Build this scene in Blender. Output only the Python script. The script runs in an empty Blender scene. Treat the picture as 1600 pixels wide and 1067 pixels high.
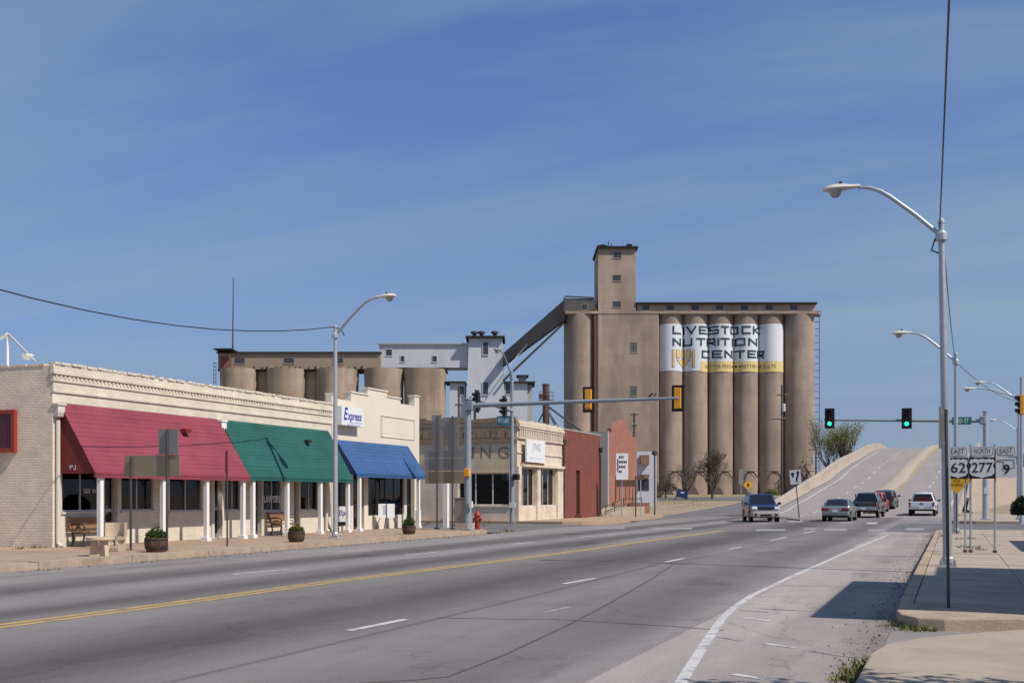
import bpy, bmesh, math, random
from mathutils import Vector, Matrix
rnd = random.Random(7)
S = bpy.context.scene
COL = S.collection
# ------------------------------------------------------------------ camera, sky, sun, exposure
F = 1750.0
PSI = math.atan(690 / F)
CP, SP = math.cos(PSI), math.sin(PSI)
EYE = 1.6
cam = bpy.data.cameras.new('camera'); camo = bpy.data.objects.new('camera', cam); COL.objects.link(camo)
cam.sensor_width = 36; cam.lens = 36 * F / 1600; cam.shift_y = (775 - 533.5) / 1600
cam.clip_start = .1; cam.clip_end = 6000
camo.location = (0, 0, EYE); camo.rotation_euler = (math.pi / 2, 0, PSI)
S.camera = camo
SUN_AZ, SUN_EL = math.radians(78), math.radians(48.5)          # azimuth from -Y towards +X
W = bpy.data.worlds.new('World'); S.world = W; W.use_nodes = True
nt = W.node_tree; N = nt.nodes; Lk = nt.links
bg = N['Background']; bg.inputs[1].default_value = .10
sky = N.new('ShaderNodeTexSky'); sky.sky_type = 'NISHITA'; sky.sun_disc = False
sky.sun_elevation = SUN_EL; sky.sun_rotation = math.pi - SUN_AZ
sky.air_density = 1.05; sky.dust_density = 0.5; sky.ozone_density = 1.6; sky.altitude = 300
tc = N.new('ShaderNodeTexCoord'); sx = N.new('ShaderNodeSeparateXYZ'); Lk.new(tc.outputs['Generated'], sx.inputs[0])
zz = N.new('ShaderNodeMath'); zz.operation = 'MAXIMUM'; zz.inputs[1].default_value = .03; Lk.new(sx.outputs[2], zz.inputs[0])
zb = N.new('ShaderNodeMath'); zb.operation = 'ADD'; zb.inputs[1].default_value = .12; Lk.new(zz.outputs[0], zb.inputs[0])
dx = N.new('ShaderNodeMath'); dx.operation = 'DIVIDE'; Lk.new(sx.outputs[0], dx.inputs[0]); Lk.new(zb.outputs[0], dx.inputs[1])
dy = N.new('ShaderNodeMath'); dy.operation = 'DIVIDE'; Lk.new(sx.outputs[1], dy.inputs[0]); Lk.new(zb.outputs[0], dy.inputs[1])
cb = N.new('ShaderNodeCombineXYZ'); Lk.new(dx.outputs[0], cb.inputs[0]); Lk.new(dy.outputs[0], cb.inputs[1])
mp = N.new('ShaderNodeMapping'); mp.inputs['Rotation'].default_value = (0, 0, .5); mp.inputs['Scale'].default_value = (.35, 1.1, 1)
Lk.new(cb.outputs[0], mp.inputs[0])
nz = N.new('ShaderNodeTexNoise'); nz.inputs['Scale'].default_value = .9; nz.inputs['Detail'].default_value = 7; nz.inputs['Roughness'].default_value = .55
nz.inputs['Distortion'].default_value = .5
Lk.new(mp.outputs[0], nz.inputs[0])
rp = N.new('ShaderNodeMapRange'); rp.inputs[1].default_value = .38; rp.inputs[2].default_value = .66; rp.inputs[3].default_value = 0; rp.inputs[4].default_value = .85
Lk.new(nz.outputs[0], rp.inputs[0])
gm = N.new('ShaderNodeGamma'); gm.inputs[1].default_value = .7; Lk.new(sky.outputs[0], gm.inputs[0])
tint = N.new('ShaderNodeMixRGB'); tint.blend_type = 'MULTIPLY'; tint.inputs[0].default_value = 1; tint.inputs[2].default_value = (.86, 1.22, 1.92, 1)
Lk.new(gm.outputs[0], tint.inputs[1])
he = N.new('ShaderNodeMath'); he.operation = 'MULTIPLY'; he.inputs[1].default_value = -10; Lk.new(zz.outputs[0], he.inputs[0])
hx = N.new('ShaderNodeMath'); hx.operation = 'EXPONENT'; Lk.new(he.outputs[0], hx.inputs[0])
hz_ = N.new('ShaderNodeMixRGB'); hz_.inputs[2].default_value = (2.9, 3.1, 4.0, 1); Lk.new(hx.outputs[0], hz_.inputs[0]); Lk.new(tint.outputs[0], hz_.inputs[1]); tint = hz_
mx = N.new('ShaderNodeMixRGB'); mx.inputs[2].default_value = (2.9, 4.15, 5.4, 1)
Lk.new(rp.outputs[0], mx.inputs[0]); Lk.new(tint.outputs[0], mx.inputs[1]); Lk.new(mx.outputs[0], bg.inputs[0])
sun = bpy.data.lights.new('sun', 'SUN'); sun.energy = 4.9; sun.angle = math.radians(.53); sun.color = (1, .93, .83)
suno = bpy.data.objects.new('sun', sun); COL.objects.link(suno)
SV = Vector((math.sin(SUN_AZ) * math.cos(SUN_EL), -math.cos(SUN_AZ) * math.cos(SUN_EL), math.sin(SUN_EL)))
suno.rotation_euler = (-SV).to_track_quat('-Z', 'Y').to_euler()
S.view_settings.view_transform = 'Standard'; S.view_settings.look = 'None'
S.view_settings.exposure = -0.1; S.view_settings.gamma = 1; S.view_settings.use_curve_mapping = False
S.cycles.max_bounces = 6; S.cycles.transparent_max_bounces = 12

# ------------------------------------------------------------------ measuring helpers (world: X right of the street, Y along it)
def ray(x, y):
    a = (x - 800) / F
    return Vector((CP * a - SP, SP * a + CP, (775 - y) / F))
E0 = Vector((0, 0, EYE))
def gp(x, y, z=0.0):
    d = ray(x, y); return E0 + d * ((z - EYE) / d.z)
def aX(x, y, X):
    d = ray(x, y); return E0 + d * (X / d.x)
def aY(x, y, Y):
    d = ray(x, y); return E0 + d * (Y / d.y)
def aT(x, y, t):
    return E0 + ray(x, y) * t
def interp(tab, v):
    if v <= tab[0][0]: return tab[0][1]
    for i in range(len(tab) - 1):
        (a, p), (b, q) = tab[i], tab[i + 1]
        if v <= b:
            m0 = (q - tab[i - 1][1]) / (b - tab[i - 1][0]) if i > 0 else 0
            m1 = (tab[i + 2][1] - p) / (tab[i + 2][0] - a) if i + 2 < len(tab) else (q - p) / (b - a)
            h = b - a; t = (v - a) / h
            return (2*t**3 - 3*t*t + 1) * p + (t**3 - 2*t*t + t) * h * m0 + (-2*t**3 + 3*t*t) * q + (t**3 - t*t) * h * m1
    return tab[-1][1]
HT = [(-50, 0), (88, 0), (95, .1), (102, .35), (110, .85), (120, 1.5), (135, 2.6), (150, 3.6), (174, 5.9), (200, 7.9), (236, 10.7), (265, 12.3), (285, 12.9), (300, 12.9), (325, 12.3), (400, 8), (470, 4)]
TT = [(-50, 0), (88, 0), (94, .08), (120, .5), (160, 1.25), (200, 1.9), (260, 2.2), (400, 2.3), (3000, 2.3)]
def H(y): return interp(HT, y)
def T(y): return interp(TT, y)

# ------------------------------------------------------------------ materials
def lin(c): return tuple((v / 12.92 if v <= .04045 else ((v + .055) / 1.055) ** 2.4) for v in c)
MATS = {}
def mat(name, col, rough=.8, metal=0, var=.12, scale=3.0, bump=0.0, bscale=30.0, spec=.4, stretch=(1, 1, 1), rand=0.0, dirt=None, dirt_amt=.0, dirt_scale=.6):
    if name in MATS: return MATS[name]
    m = bpy.data.materials.new(name); m.use_nodes = True; MATS[name] = m
    t = m.node_tree; n = t.nodes; l = t.links; b = n['Principled BSDF']
    b.inputs['Roughness'].default_value = rough; b.inputs['Metallic'].default_value = metal
    b.inputs['Specular IOR Level'].default_value = spec
    g = n.new('ShaderNodeNewGeometry'); mp_ = n.new('ShaderNodeMapping'); mp_.inputs['Scale'].default_value = stretch
    l.new(g.outputs['Position'], mp_.inputs[0])
    nz_ = n.new('ShaderNodeTexNoise'); nz_.inputs['Scale'].default_value = scale; nz_.inputs['Detail'].default_value = 6; nz_.inputs['Roughness'].default_value = .65
    l.new(mp_.outputs[0], nz_.inputs[0])
    r = n.new('ShaderNodeMapRange'); r.inputs[1].default_value = .25; r.inputs[2].default_value = .75
    r.inputs[3].default_value = 1 - var; r.inputs[4].default_value = 1 + var
    l.new(nz_.outputs[0], r.inputs[0])
    val = r.outputs[0]
    if rand:
        oi = n.new('ShaderNodeObjectInfo'); rr = n.new('ShaderNodeMapRange'); rr.inputs[3].default_value = 1 - rand; rr.inputs[4].default_value = 1 + rand
        l.new(oi.outputs['Random'], rr.inputs[0]); mm = n.new('ShaderNodeMath'); mm.operation = 'MULTIPLY'
        l.new(val, mm.inputs[0]); l.new(rr.outputs[0], mm.inputs[1]); val = mm.outputs[0]
    c = n.new('ShaderNodeVectorMath'); c.operation = 'SCALE'; c.inputs[0].default_value = col
    l.new(val, c.inputs['Scale']); out = c.outputs[0]
    if dirt:
        dn = n.new('ShaderNodeTexNoise'); dn.inputs['Scale'].default_value = dirt_scale; dn.inputs['Detail'].default_value = 8; dn.inputs['Roughness'].default_value = .7
        l.new(mp_.outputs[0], dn.inputs[0])
        dr = n.new('ShaderNodeMapRange'); dr.inputs[1].default_value = .48; dr.inputs[2].default_value = .72; dr.inputs[4].default_value = dirt_amt
        l.new(dn.outputs[0], dr.inputs[0])
        x = n.new('ShaderNodeMixRGB'); x.inputs[2].default_value = (*dirt, 1); l.new(dr.outputs[0], x.inputs[0]); l.new(out, x.inputs[1]); out = x.outputs[0]
    l.new(out, b.inputs['Base Color'])
    if bump:
        bn = n.new('ShaderNodeTexNoise'); bn.inputs['Scale'].default_value = bscale; bn.inputs['Detail'].default_value = 4; l.new(mp_.outputs[0], bn.inputs[0])
        bp = n.new('ShaderNodeBump'); bp.inputs['Strength'].default_value = bump; bp.inputs['Distance'].default_value = .02
        l.new(bn.outputs[0], bp.inputs['Height']); l.new(bp.outputs[0], b.inputs['Normal'])
    return m
def brick(name, col, mortar, axis, bw=.22, bh=.075, bump=.6, var=.15, patch=None, patch_amt=0, rough=.85):
    """painted or bare brickwork laid in courses; axis 'X': wall in the YZ plane, 'Y': wall in the XZ plane"""
    if name in MATS: return MATS[name]
    m = mat(name, col, rough, var=var, scale=1.3); t = m.node_tree; n = t.nodes; l = t.links; b = n['Principled BSDF']
    g = n.new('ShaderNodeNewGeometry'); s = n.new('ShaderNodeSeparateXYZ'); l.new(g.outputs['Position'], s.inputs[0])
    cmb = n.new('ShaderNodeCombineXYZ'); l.new(s.outputs[1 if axis == 'X' else 0], cmb.inputs[0]); l.new(s.outputs[2], cmb.inputs[1])
    bt = n.new('ShaderNodeTexBrick'); bt.inputs['Scale'].default_value = 1; bt.inputs['Brick Width'].default_value = bw; bt.inputs['Row Height'].default_value = bh
    bt.inputs['Mortar Size'].default_value = .012; bt.inputs['Mortar Smooth'].default_value = .3
    bt.inputs['Color1'].default_value = (1, 1, 1, 1); bt.inputs['Color2'].default_value = (.89, .89, .89, 1); bt.inputs['Mortar'].default_value = (*mortar, 1)
    l.new(cmb.outputs[0], bt.inputs[0])
    src = b.inputs['Base Color'].links[0].from_socket
    mu = n.new('ShaderNodeMixRGB'); mu.blend_type = 'MULTIPLY'; mu.inputs[0].default_value = 1; l.new(src, mu.inputs[1]); l.new(bt.outputs['Color'], mu.inputs[2])
    out = mu.outputs[0]
    if patch:
        pn = n.new('ShaderNodeTexNoise'); pn.inputs['Scale'].default_value = .55; pn.inputs['Detail'].default_value = 9; pn.inputs['Roughness'].default_value = .72; l.new(g.outputs['Position'], pn.inputs[0])
        pr = n.new('ShaderNodeMapRange'); pr.inputs[1].default_value = .52; pr.inputs[2].default_value = .66; pr.inputs[4].default_value = patch_amt; l.new(pn.outputs[0], pr.inputs[0])
        px = n.new('ShaderNodeMixRGB'); px.inputs[2].default_value = (*patch, 1); l.new(pr.outputs[0], px.inputs[0]); l.new(out, px.inputs[1]); out = px.outputs[0]
    l.new(out, b.inputs['Base Color'])
    nz_ = n.new('ShaderNodeTexNoise'); nz_.inputs['Scale'].default_value = 14; l.new(g.outputs['Position'], nz_.inputs[0])
    ad = n.new('ShaderNodeMath'); ad.operation = 'MULTIPLY_ADD'; ad.inputs[1].default_value = .5; l.new(nz_.outputs[0], ad.inputs[0]); l.new(bt.outputs['Fac'], ad.inputs[2])
    bp = n.new('ShaderNodeBump'); bp.invert = True; bp.inputs['Strength'].default_value = bump; bp.inputs['Distance'].default_value = .015
    l.new(ad.outputs[0], bp.inputs['Height']); l.new(bp.outputs[0], b.inputs['Normal'])
    return m
def emit(name, col, k):
    m = bpy.data.materials.new(name); m.use_nodes = True; b = m.node_tree.nodes['Principled BSDF']
    b.inputs['Base Color'].default_value = (*col, 1); b.inputs['Emission Color'].default_value = (*col, 1); b.inputs['Emission Strength'].default_value = k
    return m
def pane_mat(name, tint_, amount=.75):
    m = bpy.data.materials.new(name); m.use_nodes = True; t = m.node_tree; n = t.nodes; l = t.links
    for q in list(n):
        if q.type != 'OUTPUT_MATERIAL': n.remove(q)
    o = [q for q in n if q.type == 'OUTPUT_MATERIAL'][0]
    tr = n.new('ShaderNodeBsdfTransparent'); tr.inputs[0].default_value = (*tint_, 1)
    gl = n.new('ShaderNodeBsdfGlossy'); gl.inputs['Roughness'].default_value = .02; gl.inputs[0].default_value = (.9, .9, .9, 1)
    fr = n.new('ShaderNodeFresnel'); fr.inputs[0].default_value = 1.5
    mxs = n.new('ShaderNodeMixShader'); l.new(fr.outputs[0], mxs.inputs[0]); l.new(tr.outputs[0], mxs.inputs[1]); l.new(gl.outputs[0], mxs.inputs[2])
    l.new(mxs.outputs[0], o.inputs[0]); return m
cream = (.69, .615, .51)
M_CREAM_X = brick('cream_brick_front', cream, (.93, .93, .93), 'X', bump=.35, patch=(.40, .35, .30), patch_amt=.22)
M_CREAM_Y = brick('cream_brick_side', (.82, .70, .565), (.8, .8, .8), 'Y', bump=.55, patch=(.45, .39, .33), patch_amt=.28)
M_STUCCO = mat('cream_stucco', (.70, .625, .52), .85, var=.06, scale=1.2, bump=.12, bscale=12, dirt=(.4, .34, .27), dirt_amt=.25)
M_BULK = mat('bulkhead_paint', (.66, .59, .50), .75, var=.05)
M_WHITE = mat('white_paint', (.80, .79, .77), .45, var=.03)
M_WHITE_ROUGH = mat('weathered_white', (.49, .50, .545), .7, var=.08, scale=.4, dirt=(.33, .31, .30), dirt_amt=.35, dirt_scale=.35, stretch=(1, 1, .35))
M_TRIM = mat('pale_trim', (.62, .57, .50), .6, var=.05)
M_DARK = mat('dark_frame', (.03, .028, .028), .5, var=.1)
M_BLACK = mat('black_plastic', (.012, .012, .013), .45, var=.1)
M_ALU = mat('aluminium', (.45, .45, .46), .4, metal=.7, var=.08)
M_GALV = mat('galvanised_steel', (.47, .49, .52), .48, metal=.55, var=.12, scale=6)
M_GREYPAINT = mat('grey_blue_paint', (.25, .29, .33), .5, var=.12, scale=4)
M_RUST = mat('rust', (.13, .065, .05), .9, var=.3, scale=3)
M_DARKPOST = mat('dark_steel_post', (.075, .07, .07), .6, metal=.3, var=.2, scale=8)
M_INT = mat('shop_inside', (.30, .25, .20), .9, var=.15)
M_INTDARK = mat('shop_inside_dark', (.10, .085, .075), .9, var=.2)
M_PANE = pane_mat('window_glass', (.74, .74, .74))
M_PANE_DK = pane_mat('dark_window_glass', (.45, .45, .46))
M_GLASSDK = mat('dusty_far_glass', (.045, .05, .055), .15, var=.3, scale=2, spec=.6)
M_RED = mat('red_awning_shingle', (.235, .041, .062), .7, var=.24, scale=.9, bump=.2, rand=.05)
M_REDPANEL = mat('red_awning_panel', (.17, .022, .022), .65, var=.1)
M_GREEN = mat('green_awning_shingle', (.012, .088, .074), .7, var=.24, scale=.9, bump=.2, rand=.05)
M_BLUE = mat('blue_awning_shingle', (.034, .092, .225), .7, var=.24, scale=.9, bump=.2, rand=.05)
M_WALK_L = mat('tan_sidewalk', (.38, .27, .185), .9, var=.14, scale=1.4, bump=.3, bscale=60, rand=.06, dirt=(.22, .16, .12), dirt_amt=.35)
M_WALK_R = mat('pale_sidewalk', (.40, .33, .265), .9, var=.12, scale=1.2, bump=.35, bscale=70, rand=.06, dirt=(.23, .18, .15), dirt_amt=.6, dirt_scale=.7)
M_CURB = mat('curb_concrete', (.40, .31, .23), .9, var=.18, scale=2.5, bump=.4, bscale=40, rand=.05, dirt=(.16, .11, .08), dirt_amt=.5, dirt_scale=1.8)
M_CONC = mat('pale_concrete', (.42, .355, .295), .9, var=.16, scale=.5, bump=.2, bscale=20, dirt=(.24, .19, .15), dirt_amt=.55, dirt_scale=.35, stretch=(1, 1, .3))
M_BRIDGE = mat('bridge_deck', (.29, .255, .24), .9, var=.12, scale=.5, bump=.2, stretch=(1, .08, 1))
M_GUTTER = mat('concrete_pavement', (.25, .225, .215), .9, var=.14, scale=.9, bump=.35, bscale=80, stretch=(1, .45, 1), dirt=(.15, .13, .12), dirt_amt=.5, dirt_scale=.5)
M_DIRT = mat('dry_ground', (.32, .245, .17), .95, var=.25, scale=.3, bump=.5, bscale=6, dirt=(.17, .16, .08), dirt_amt=.6, dirt_scale=.12)
M_MARK = None
M_CAR_TYRE = mat('tyre', (.018, .018, .018), .85, var=.2)
M_CARGLASS = mat('car_glass', (.012, .014, .017), .06, spec=.7, var=.1)
M_CHROME = mat('bright_metal', (.7, .7, .72), .2, metal=.9, var=.05)
M_TAIL = mat('tail_lamp', (.22, .01, .014), .2, spec=.6, var=.05)
M_LAMPGLASS = mat('headlamp', (.8, .84, .88), .1, spec=.7, var=.03)
M_YELLOW = mat('signal_yellow', (.80, .36, .03), .5, var=.04)
M_SIGNBACK = mat('sign_back', (.27, .26, .245), .5, metal=.35, var=.1, scale=2)
M_SIGNTAN = mat('sign_back_tan', (.30, .24, .165), .6, metal=.15, var=.08, scale=2)
M_SIGNWHITE = mat('sign_white', (.74, .74, .74), .45, var=.03)
M_SIGNYEL = mat('sign_yellow', (.78, .42, .02), .5, var=.04)
M_SIGNGREEN = mat('sign_green', (.01, .19, .13), .5, var=.04)
M_WOOD = mat('barrel_wood', (.10, .055, .035), .85, var=.3, scale=9, bump=.4, rand=.2)
M_BENCHWOOD = mat('bench_wood', (.30, .16, .08), .7, var=.2, scale=8)
M_IRON = mat('cast_iron', (.03, .022, .018), .6, var=.2)
def leaf_mat(name, col, var, scale):
    m = mat(name, col, .8, var=var, scale=scale); t = m.node_tree; n = t.nodes; l = t.links; b = n['Principled BSDF']; tr = n.new('ShaderNodeBsdfTranslucent'); l.new(b.inputs['Base Color'].links[0].from_socket, tr.inputs[0])
    x = n.new('ShaderNodeMixShader'); x.inputs[0].default_value = .4; l.new(b.outputs[0], x.inputs[1]); l.new(tr.outputs[0], x.inputs[2]); l.new(x.outputs[0], [q for q in n if q.type == 'OUTPUT_MATERIAL'][0].inputs[0]); return m
M_SPRING = leaf_mat('spring_leaf', (.27, .28, .12), .3, 2)
M_LEAF = leaf_mat('leaf_green', (.075, .115, .03), .4, 5)
M_EVER = mat('evergreen_leaf', (.028, .042, .018), .85, var=.4, scale=3)
M_BARK = mat('bark', (.085, .065, .05), .95, var=.3, scale=6)
M_TWIG = mat('twig', (.10, .075, .06), .95, var=.25, scale=4)
M_FLOWER = mat('yellow_flower', (.65, .42, .03), .8, var=.2)
M_SOIL = mat('soil', (.04, .028, .02), .95)
M_GRASS = mat('weed_grass', (.13, .135, .04), .9, var=.4, scale=8)
def cast_concrete(name, col, ring=.05, streak=.14, patch=.26):
    m = mat(name, col, .93, var=.07, scale=.12, bump=.1, bscale=3); t = m.node_tree; n = t.nodes; l = t.links; b = n['Principled BSDF']; src = b.inputs['Base Color'].links[0].from_socket
    g = n.new('ShaderNodeNewGeometry')
    def fac(sc, scale, lo, hi, amp, det=5):
        mp = n.new('ShaderNodeMapping'); mp.inputs['Scale'].default_value = sc; l.new(g.outputs['Position'], mp.inputs[0])
        q = n.new('ShaderNodeTexNoise'); q.inputs['Scale'].default_value = scale; q.inputs['Detail'].default_value = det; q.inputs['Roughness'].default_value = .6; l.new(mp.outputs[0], q.inputs[0])
        r = n.new('ShaderNodeMapRange'); r.inputs[1].default_value = lo; r.inputs[2].default_value = hi; r.inputs[3].default_value = 1 - amp; r.inputs[4].default_value = 1 + amp * .55; l.new(q.outputs[0], r.inputs[0]); return r.outputs[0]
    f1 = fac((.01, .01, .8), 1, .35, .65, ring, 3); f2 = fac((.55, .55, .022), 1, .38, .62, streak, 6); f3 = fac((.3, .3, .12), 1, .35, .65, patch, 8)
    oi = n.new('ShaderNodeObjectInfo'); ro = n.new('ShaderNodeMapRange'); ro.inputs[3].default_value = .9; ro.inputs[4].default_value = 1.08; l.new(oi.outputs['Random'], ro.inputs[0])
    fo = n.new('ShaderNodeMath'); fo.operation = 'MULTIPLY'; l.new(f3, fo.inputs[0]); l.new(ro.outputs[0], fo.inputs[1]); f3 = fo.outputs[0]
    p = n.new('ShaderNodeMath'); p.operation = 'MULTIPLY'; l.new(f1, p.inputs[0]); l.new(f2, p.inputs[1]); p2 = n.new('ShaderNodeMath'); p2.operation = 'MULTIPLY'; l.new(p.outputs[0], p2.inputs[0]); l.new(f3, p2.inputs[1])
    v = n.new('ShaderNodeVectorMath'); v.operation = 'SCALE'; l.new(src, v.inputs[0]); l.new(p2.outputs[0], v.inputs['Scale']); l.new(v.outputs[0], b.inputs['Base Color']); return m
M_SILO = cast_concrete('silo_concrete', (.355, .276, .222), .05, .10, .24); M_SILO_L = cast_concrete('old_silo_concrete', (.345, .268, .198), .06, .17, .3)
M_ROOFEDGE = mat('tar_roof_edge', (.035, .032, .031), .95, spec=.1, var=.2)
M_TAN_Y = brick('tan_stucco_side', (.68, .525, .36), (.93, .93, .93), 'Y', bump=.25, patch=(.26, .18, .12), patch_amt=.65)
M_CORNERCREAM = brick('corner_cream_front', (.68, .58, .455), (.95, .95, .95), 'X', bump=.25, patch=(.33, .22, .14), patch_amt=.4)
M_BRICKRED = brick('red_brick_front', (.215, .066, .048), (.9, .85, .85), 'X', bump=.6)
M_PINK = brick('pink_brick_front', (.33, .14, .095), (.95, .95, .95), 'X', bump=.4, patch=(.45, .30, .22), patch_amt=.3)
M_GREYWALL = mat('grey_render', (.36, .345, .32), .9, var=.1, scale=.8)
M_GHOST = mat('ghost_lettering', (.23, .175, .13), .9, var=.4, scale=6)
M_INK = mat('dark_ink', (.032, .062, .066), .85, var=.4, scale=.9)
M_INKBLACK = mat('black_ink', (.012, .012, .014), .7, var=.05)
M_INKBLUE = mat('blue_ink', (.04, .055, .32), .7, var=.05)
M_BILLWHITE = mat('billboard_white', (.66, .67, .72), .85, var=.06, scale=.3, dirt=(.42, .39, .37), dirt_amt=.45, dirt_scale=.3, stretch=(1, 1, .25))
M_BILLYEL = mat('billboard_yellow', (.66, .53, .22), .85, var=.06, scale=.2)
M_OCHRE = mat('ochre_ink', (.45, .27, .12), .85)

# ------------------------------------------------------------------ mesh building
class MB:
    def __init__(s): s.v = []; s.f = []
    def add(s, vs, fs):
        o = len(s.v); s.v += [tuple(p) for p in vs]; s.f += [tuple(i + o for i in q) for q in fs]; return s
    def box(s, x0, x1, y0, y1, z0, z1):
        if x0 > x1: x0, x1 = x1, x0
        if y0 > y1: y0, y1 = y1, y0
        if z0 > z1: z0, z1 = z1, z0
        return s.add([(x0,y0,z0),(x1,y0,z0),(x1,y1,z0),(x0,y1,z0),(x0,y0,z1),(x1,y0,z1),(x1,y1,z1),(x0,y1,z1)],
                     [(0,3,2,1),(4,5,6,7),(0,1,5,4),(1,2,6,5),(2,3,7,6),(3,0,4,7)])
    def quad(s, a, b, c, d): return s.add([a, b, c, d], [(0, 1, 2, 3)])
    def prism(s, poly, off):
        """polygon (3-D points, in order) swept by the vector off"""
        n = len(poly); off = Vector(off); a = [Vector(p) for p in poly]
        return s.add(a + [p + off for p in a], [tuple(range(n))[::-1], tuple(range(n, 2 * n))] + [(i, (i + 1) % n, n + (i + 1) % n, n + i) for i in range(n)])
    def tube(s, pts, rad, n=8, caps=True):
        pts = [Vector(p) for p in pts]; k = len(pts)
        if not isinstance(rad, (list, tuple)): rad = [rad] * k
        up = None; rings = []
        for i, p in enumerate(pts):
            d = (pts[min(i + 1, k - 1)] - pts[max(i - 1, 0)]).normalized()
            if up is None:
                up = Vector((0, 0, 1)) if abs(d.z) < .9 else Vector((1, 0, 0))
            a = (up - d * up.dot(d)).normalized(); b = d.cross(a); up = a
            rings.append([p + (a * math.cos(2*math.pi*j/n) + b * math.sin(2*math.pi*j/n)) * rad[i] for j in range(n)])
        vs = [q for r in rings for q in r]; fs = []
        for i in range(k - 1):
            for j in range(n):
                fs.append((i*n + j, i*n + (j+1) % n, (i+1)*n + (j+1) % n, (i+1)*n + j))
        if caps: fs += [tuple(range(n))[::-1], tuple(range((k-1)*n, k*n))]
        return s.add(vs, fs)
    def lathe(s, prof, n=16, c=(0, 0, 0), axis='z', a0=0, a1=2 * math.pi):
        full = abs(a1 - a0 - 2 * math.pi) < 1e-6; m = n if full else n + 1; vs = []
        for r, z in prof:
            for j in range(m):
                a = a0 + (a1 - a0) * j / n; x, y = r * math.cos(a), r * math.sin(a)
                p = (x, y, z) if axis == 'z' else ((z, x, y) if axis == 'x' else (x, z, y))
                vs.append((p[0] + c[0], p[1] + c[1], p[2] + c[2]))
        fs = []
        for i in range(len(prof) - 1):
            for j in range(n if full else n):
                fs.append((i*m + j, i*m + (j+1) % m, (i+1)*m + (j+1) % m, (i+1)*m + j))
        if full: fs += [tuple(range(m))[::-1], tuple(range((len(prof)-1)*m, len(prof)*m))]
        return s.add(vs, fs)
    def xform(s, M): s.v = [tuple(M @ Vector(p)) for p in s.v]; return s
    def mesh(s, name, m, smooth=None, org=(0, 0, 0)):
        me = bpy.data.meshes.new(name)
        me.from_pydata([(p[0]-org[0], p[1]-org[1], p[2]-org[2]) for p in s.v], [], s.f)
        bm = bmesh.new(); bm.from_mesh(me); bmesh.ops.recalc_face_normals(bm, faces=bm.faces); bm.to_mesh(me); bm.free()
        me.materials.append(m)
        if smooth:
            me.shade_smooth(); me.set_sharp_from_angle(angle=math.radians(smooth))
        me.update(); return me
    def build(s, name, m, parent=None, smooth=None, org=None, label=None, kind=None, bevel=0):
        if org is None: org = world_loc(parent) if parent is not None else (0, 0, 0)
        o = bpy.data.objects.new(name, s.mesh(name, m, smooth, org)); COL.objects.link(o)
        if parent is not None: o.parent = parent
        if label: o['label'] = label
        if kind: o['kind'] = kind
        if bevel:
            b = o.modifiers.new('bevel', 'BEVEL'); b.width = bevel; b.segments = 2; b.limit_method = 'ANGLE'
        return o
def world_loc(o):
    v = Vector((0, 0, 0))
    while o is not None: v = v + o.location; o = o.parent
    return v
def thing(name, label, cat, loc=(0, 0, 0), rot=0, group=None, tilt=None):
    o = bpy.data.objects.new(name, None); COL.objects.link(o); o.location = loc; o.rotation_euler = (0, 0, rot) if tilt is None else (tilt[0], tilt[1], rot)
    o.empty_display_size = .3
    o['label'] = label; o['category'] = cat
    if group: o['group'] = group
    return o
def tag(o, label, cat, group=None):
    o['label'] = label; o['category'] = cat
    if group: o['group'] = group
    return o
def struct(o): o['kind'] = 'structure'; return o
def onto(mb, o): return mb.xform(Matrix.LocRotScale(o.location, o.rotation_euler, None).inverted())
LOC = (0, 0, 0)                                    # org=LOC: the mesh is written in its thing's own coordinates
def dup(root, label, loc=None, rot=None):
    r = root.copy(); COL.objects.link(r); r['label'] = label
    if loc is not None: r.location = loc
    if rot is not None: r.rotation_euler = (0, 0, rot)
    for ch in list(root.children):
        c = ch.copy(); COL.objects.link(c); c.parent = r
        for gch in list(ch.children):
            d = gch.copy(); COL.objects.link(d); d.parent = c
    return r
def text_mb(body, size, width=None, shear=0, bold=0, depth=.004):
    """lettering as a mesh: centred, x to the right, z up, facing -y"""
    cu = bpy.data.curves.new('lettering', 'FONT'); cu.body = body; cu.size = size; cu.align_x = 'CENTER'; cu.align_y = 'CENTER'; cu.shear = shear
    cu.offset = bold; cu.resolution_u = 3
    ob = bpy.data.objects.new('lettering', cu); COL.objects.link(ob)
    dg = bpy.context.evaluated_depsgraph_get(); me = bpy.data.meshes.new_from_object(ob.evaluated_get(dg))
    vs = [tuple(v.co) for v in me.vertices]; fs = [tuple(p.vertices) for p in me.polygons]
    bpy.data.objects.remove(ob); bpy.data.curves.remove(cu); bpy.data.meshes.remove(me)
    mb = MB()
    xs = [v[0] for v in vs]; k = (width / (max(xs) - min(xs))) if width else 1
    mb.add([(v[0] * k, -depth, v[1]) for v in vs], fs); return mb
def place_text(mb, p, facing):
    if facing == 'X': R = Matrix(((0, -1, 0), (1, 0, 0), (0, 0, 1))).to_4x4()      # faces +X, reads along +Y
    else: R = Matrix.Identity(4)                                                 # faces -Y, reads along +X
    return mb.xform(Matrix.Translation(p) @ R)
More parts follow.
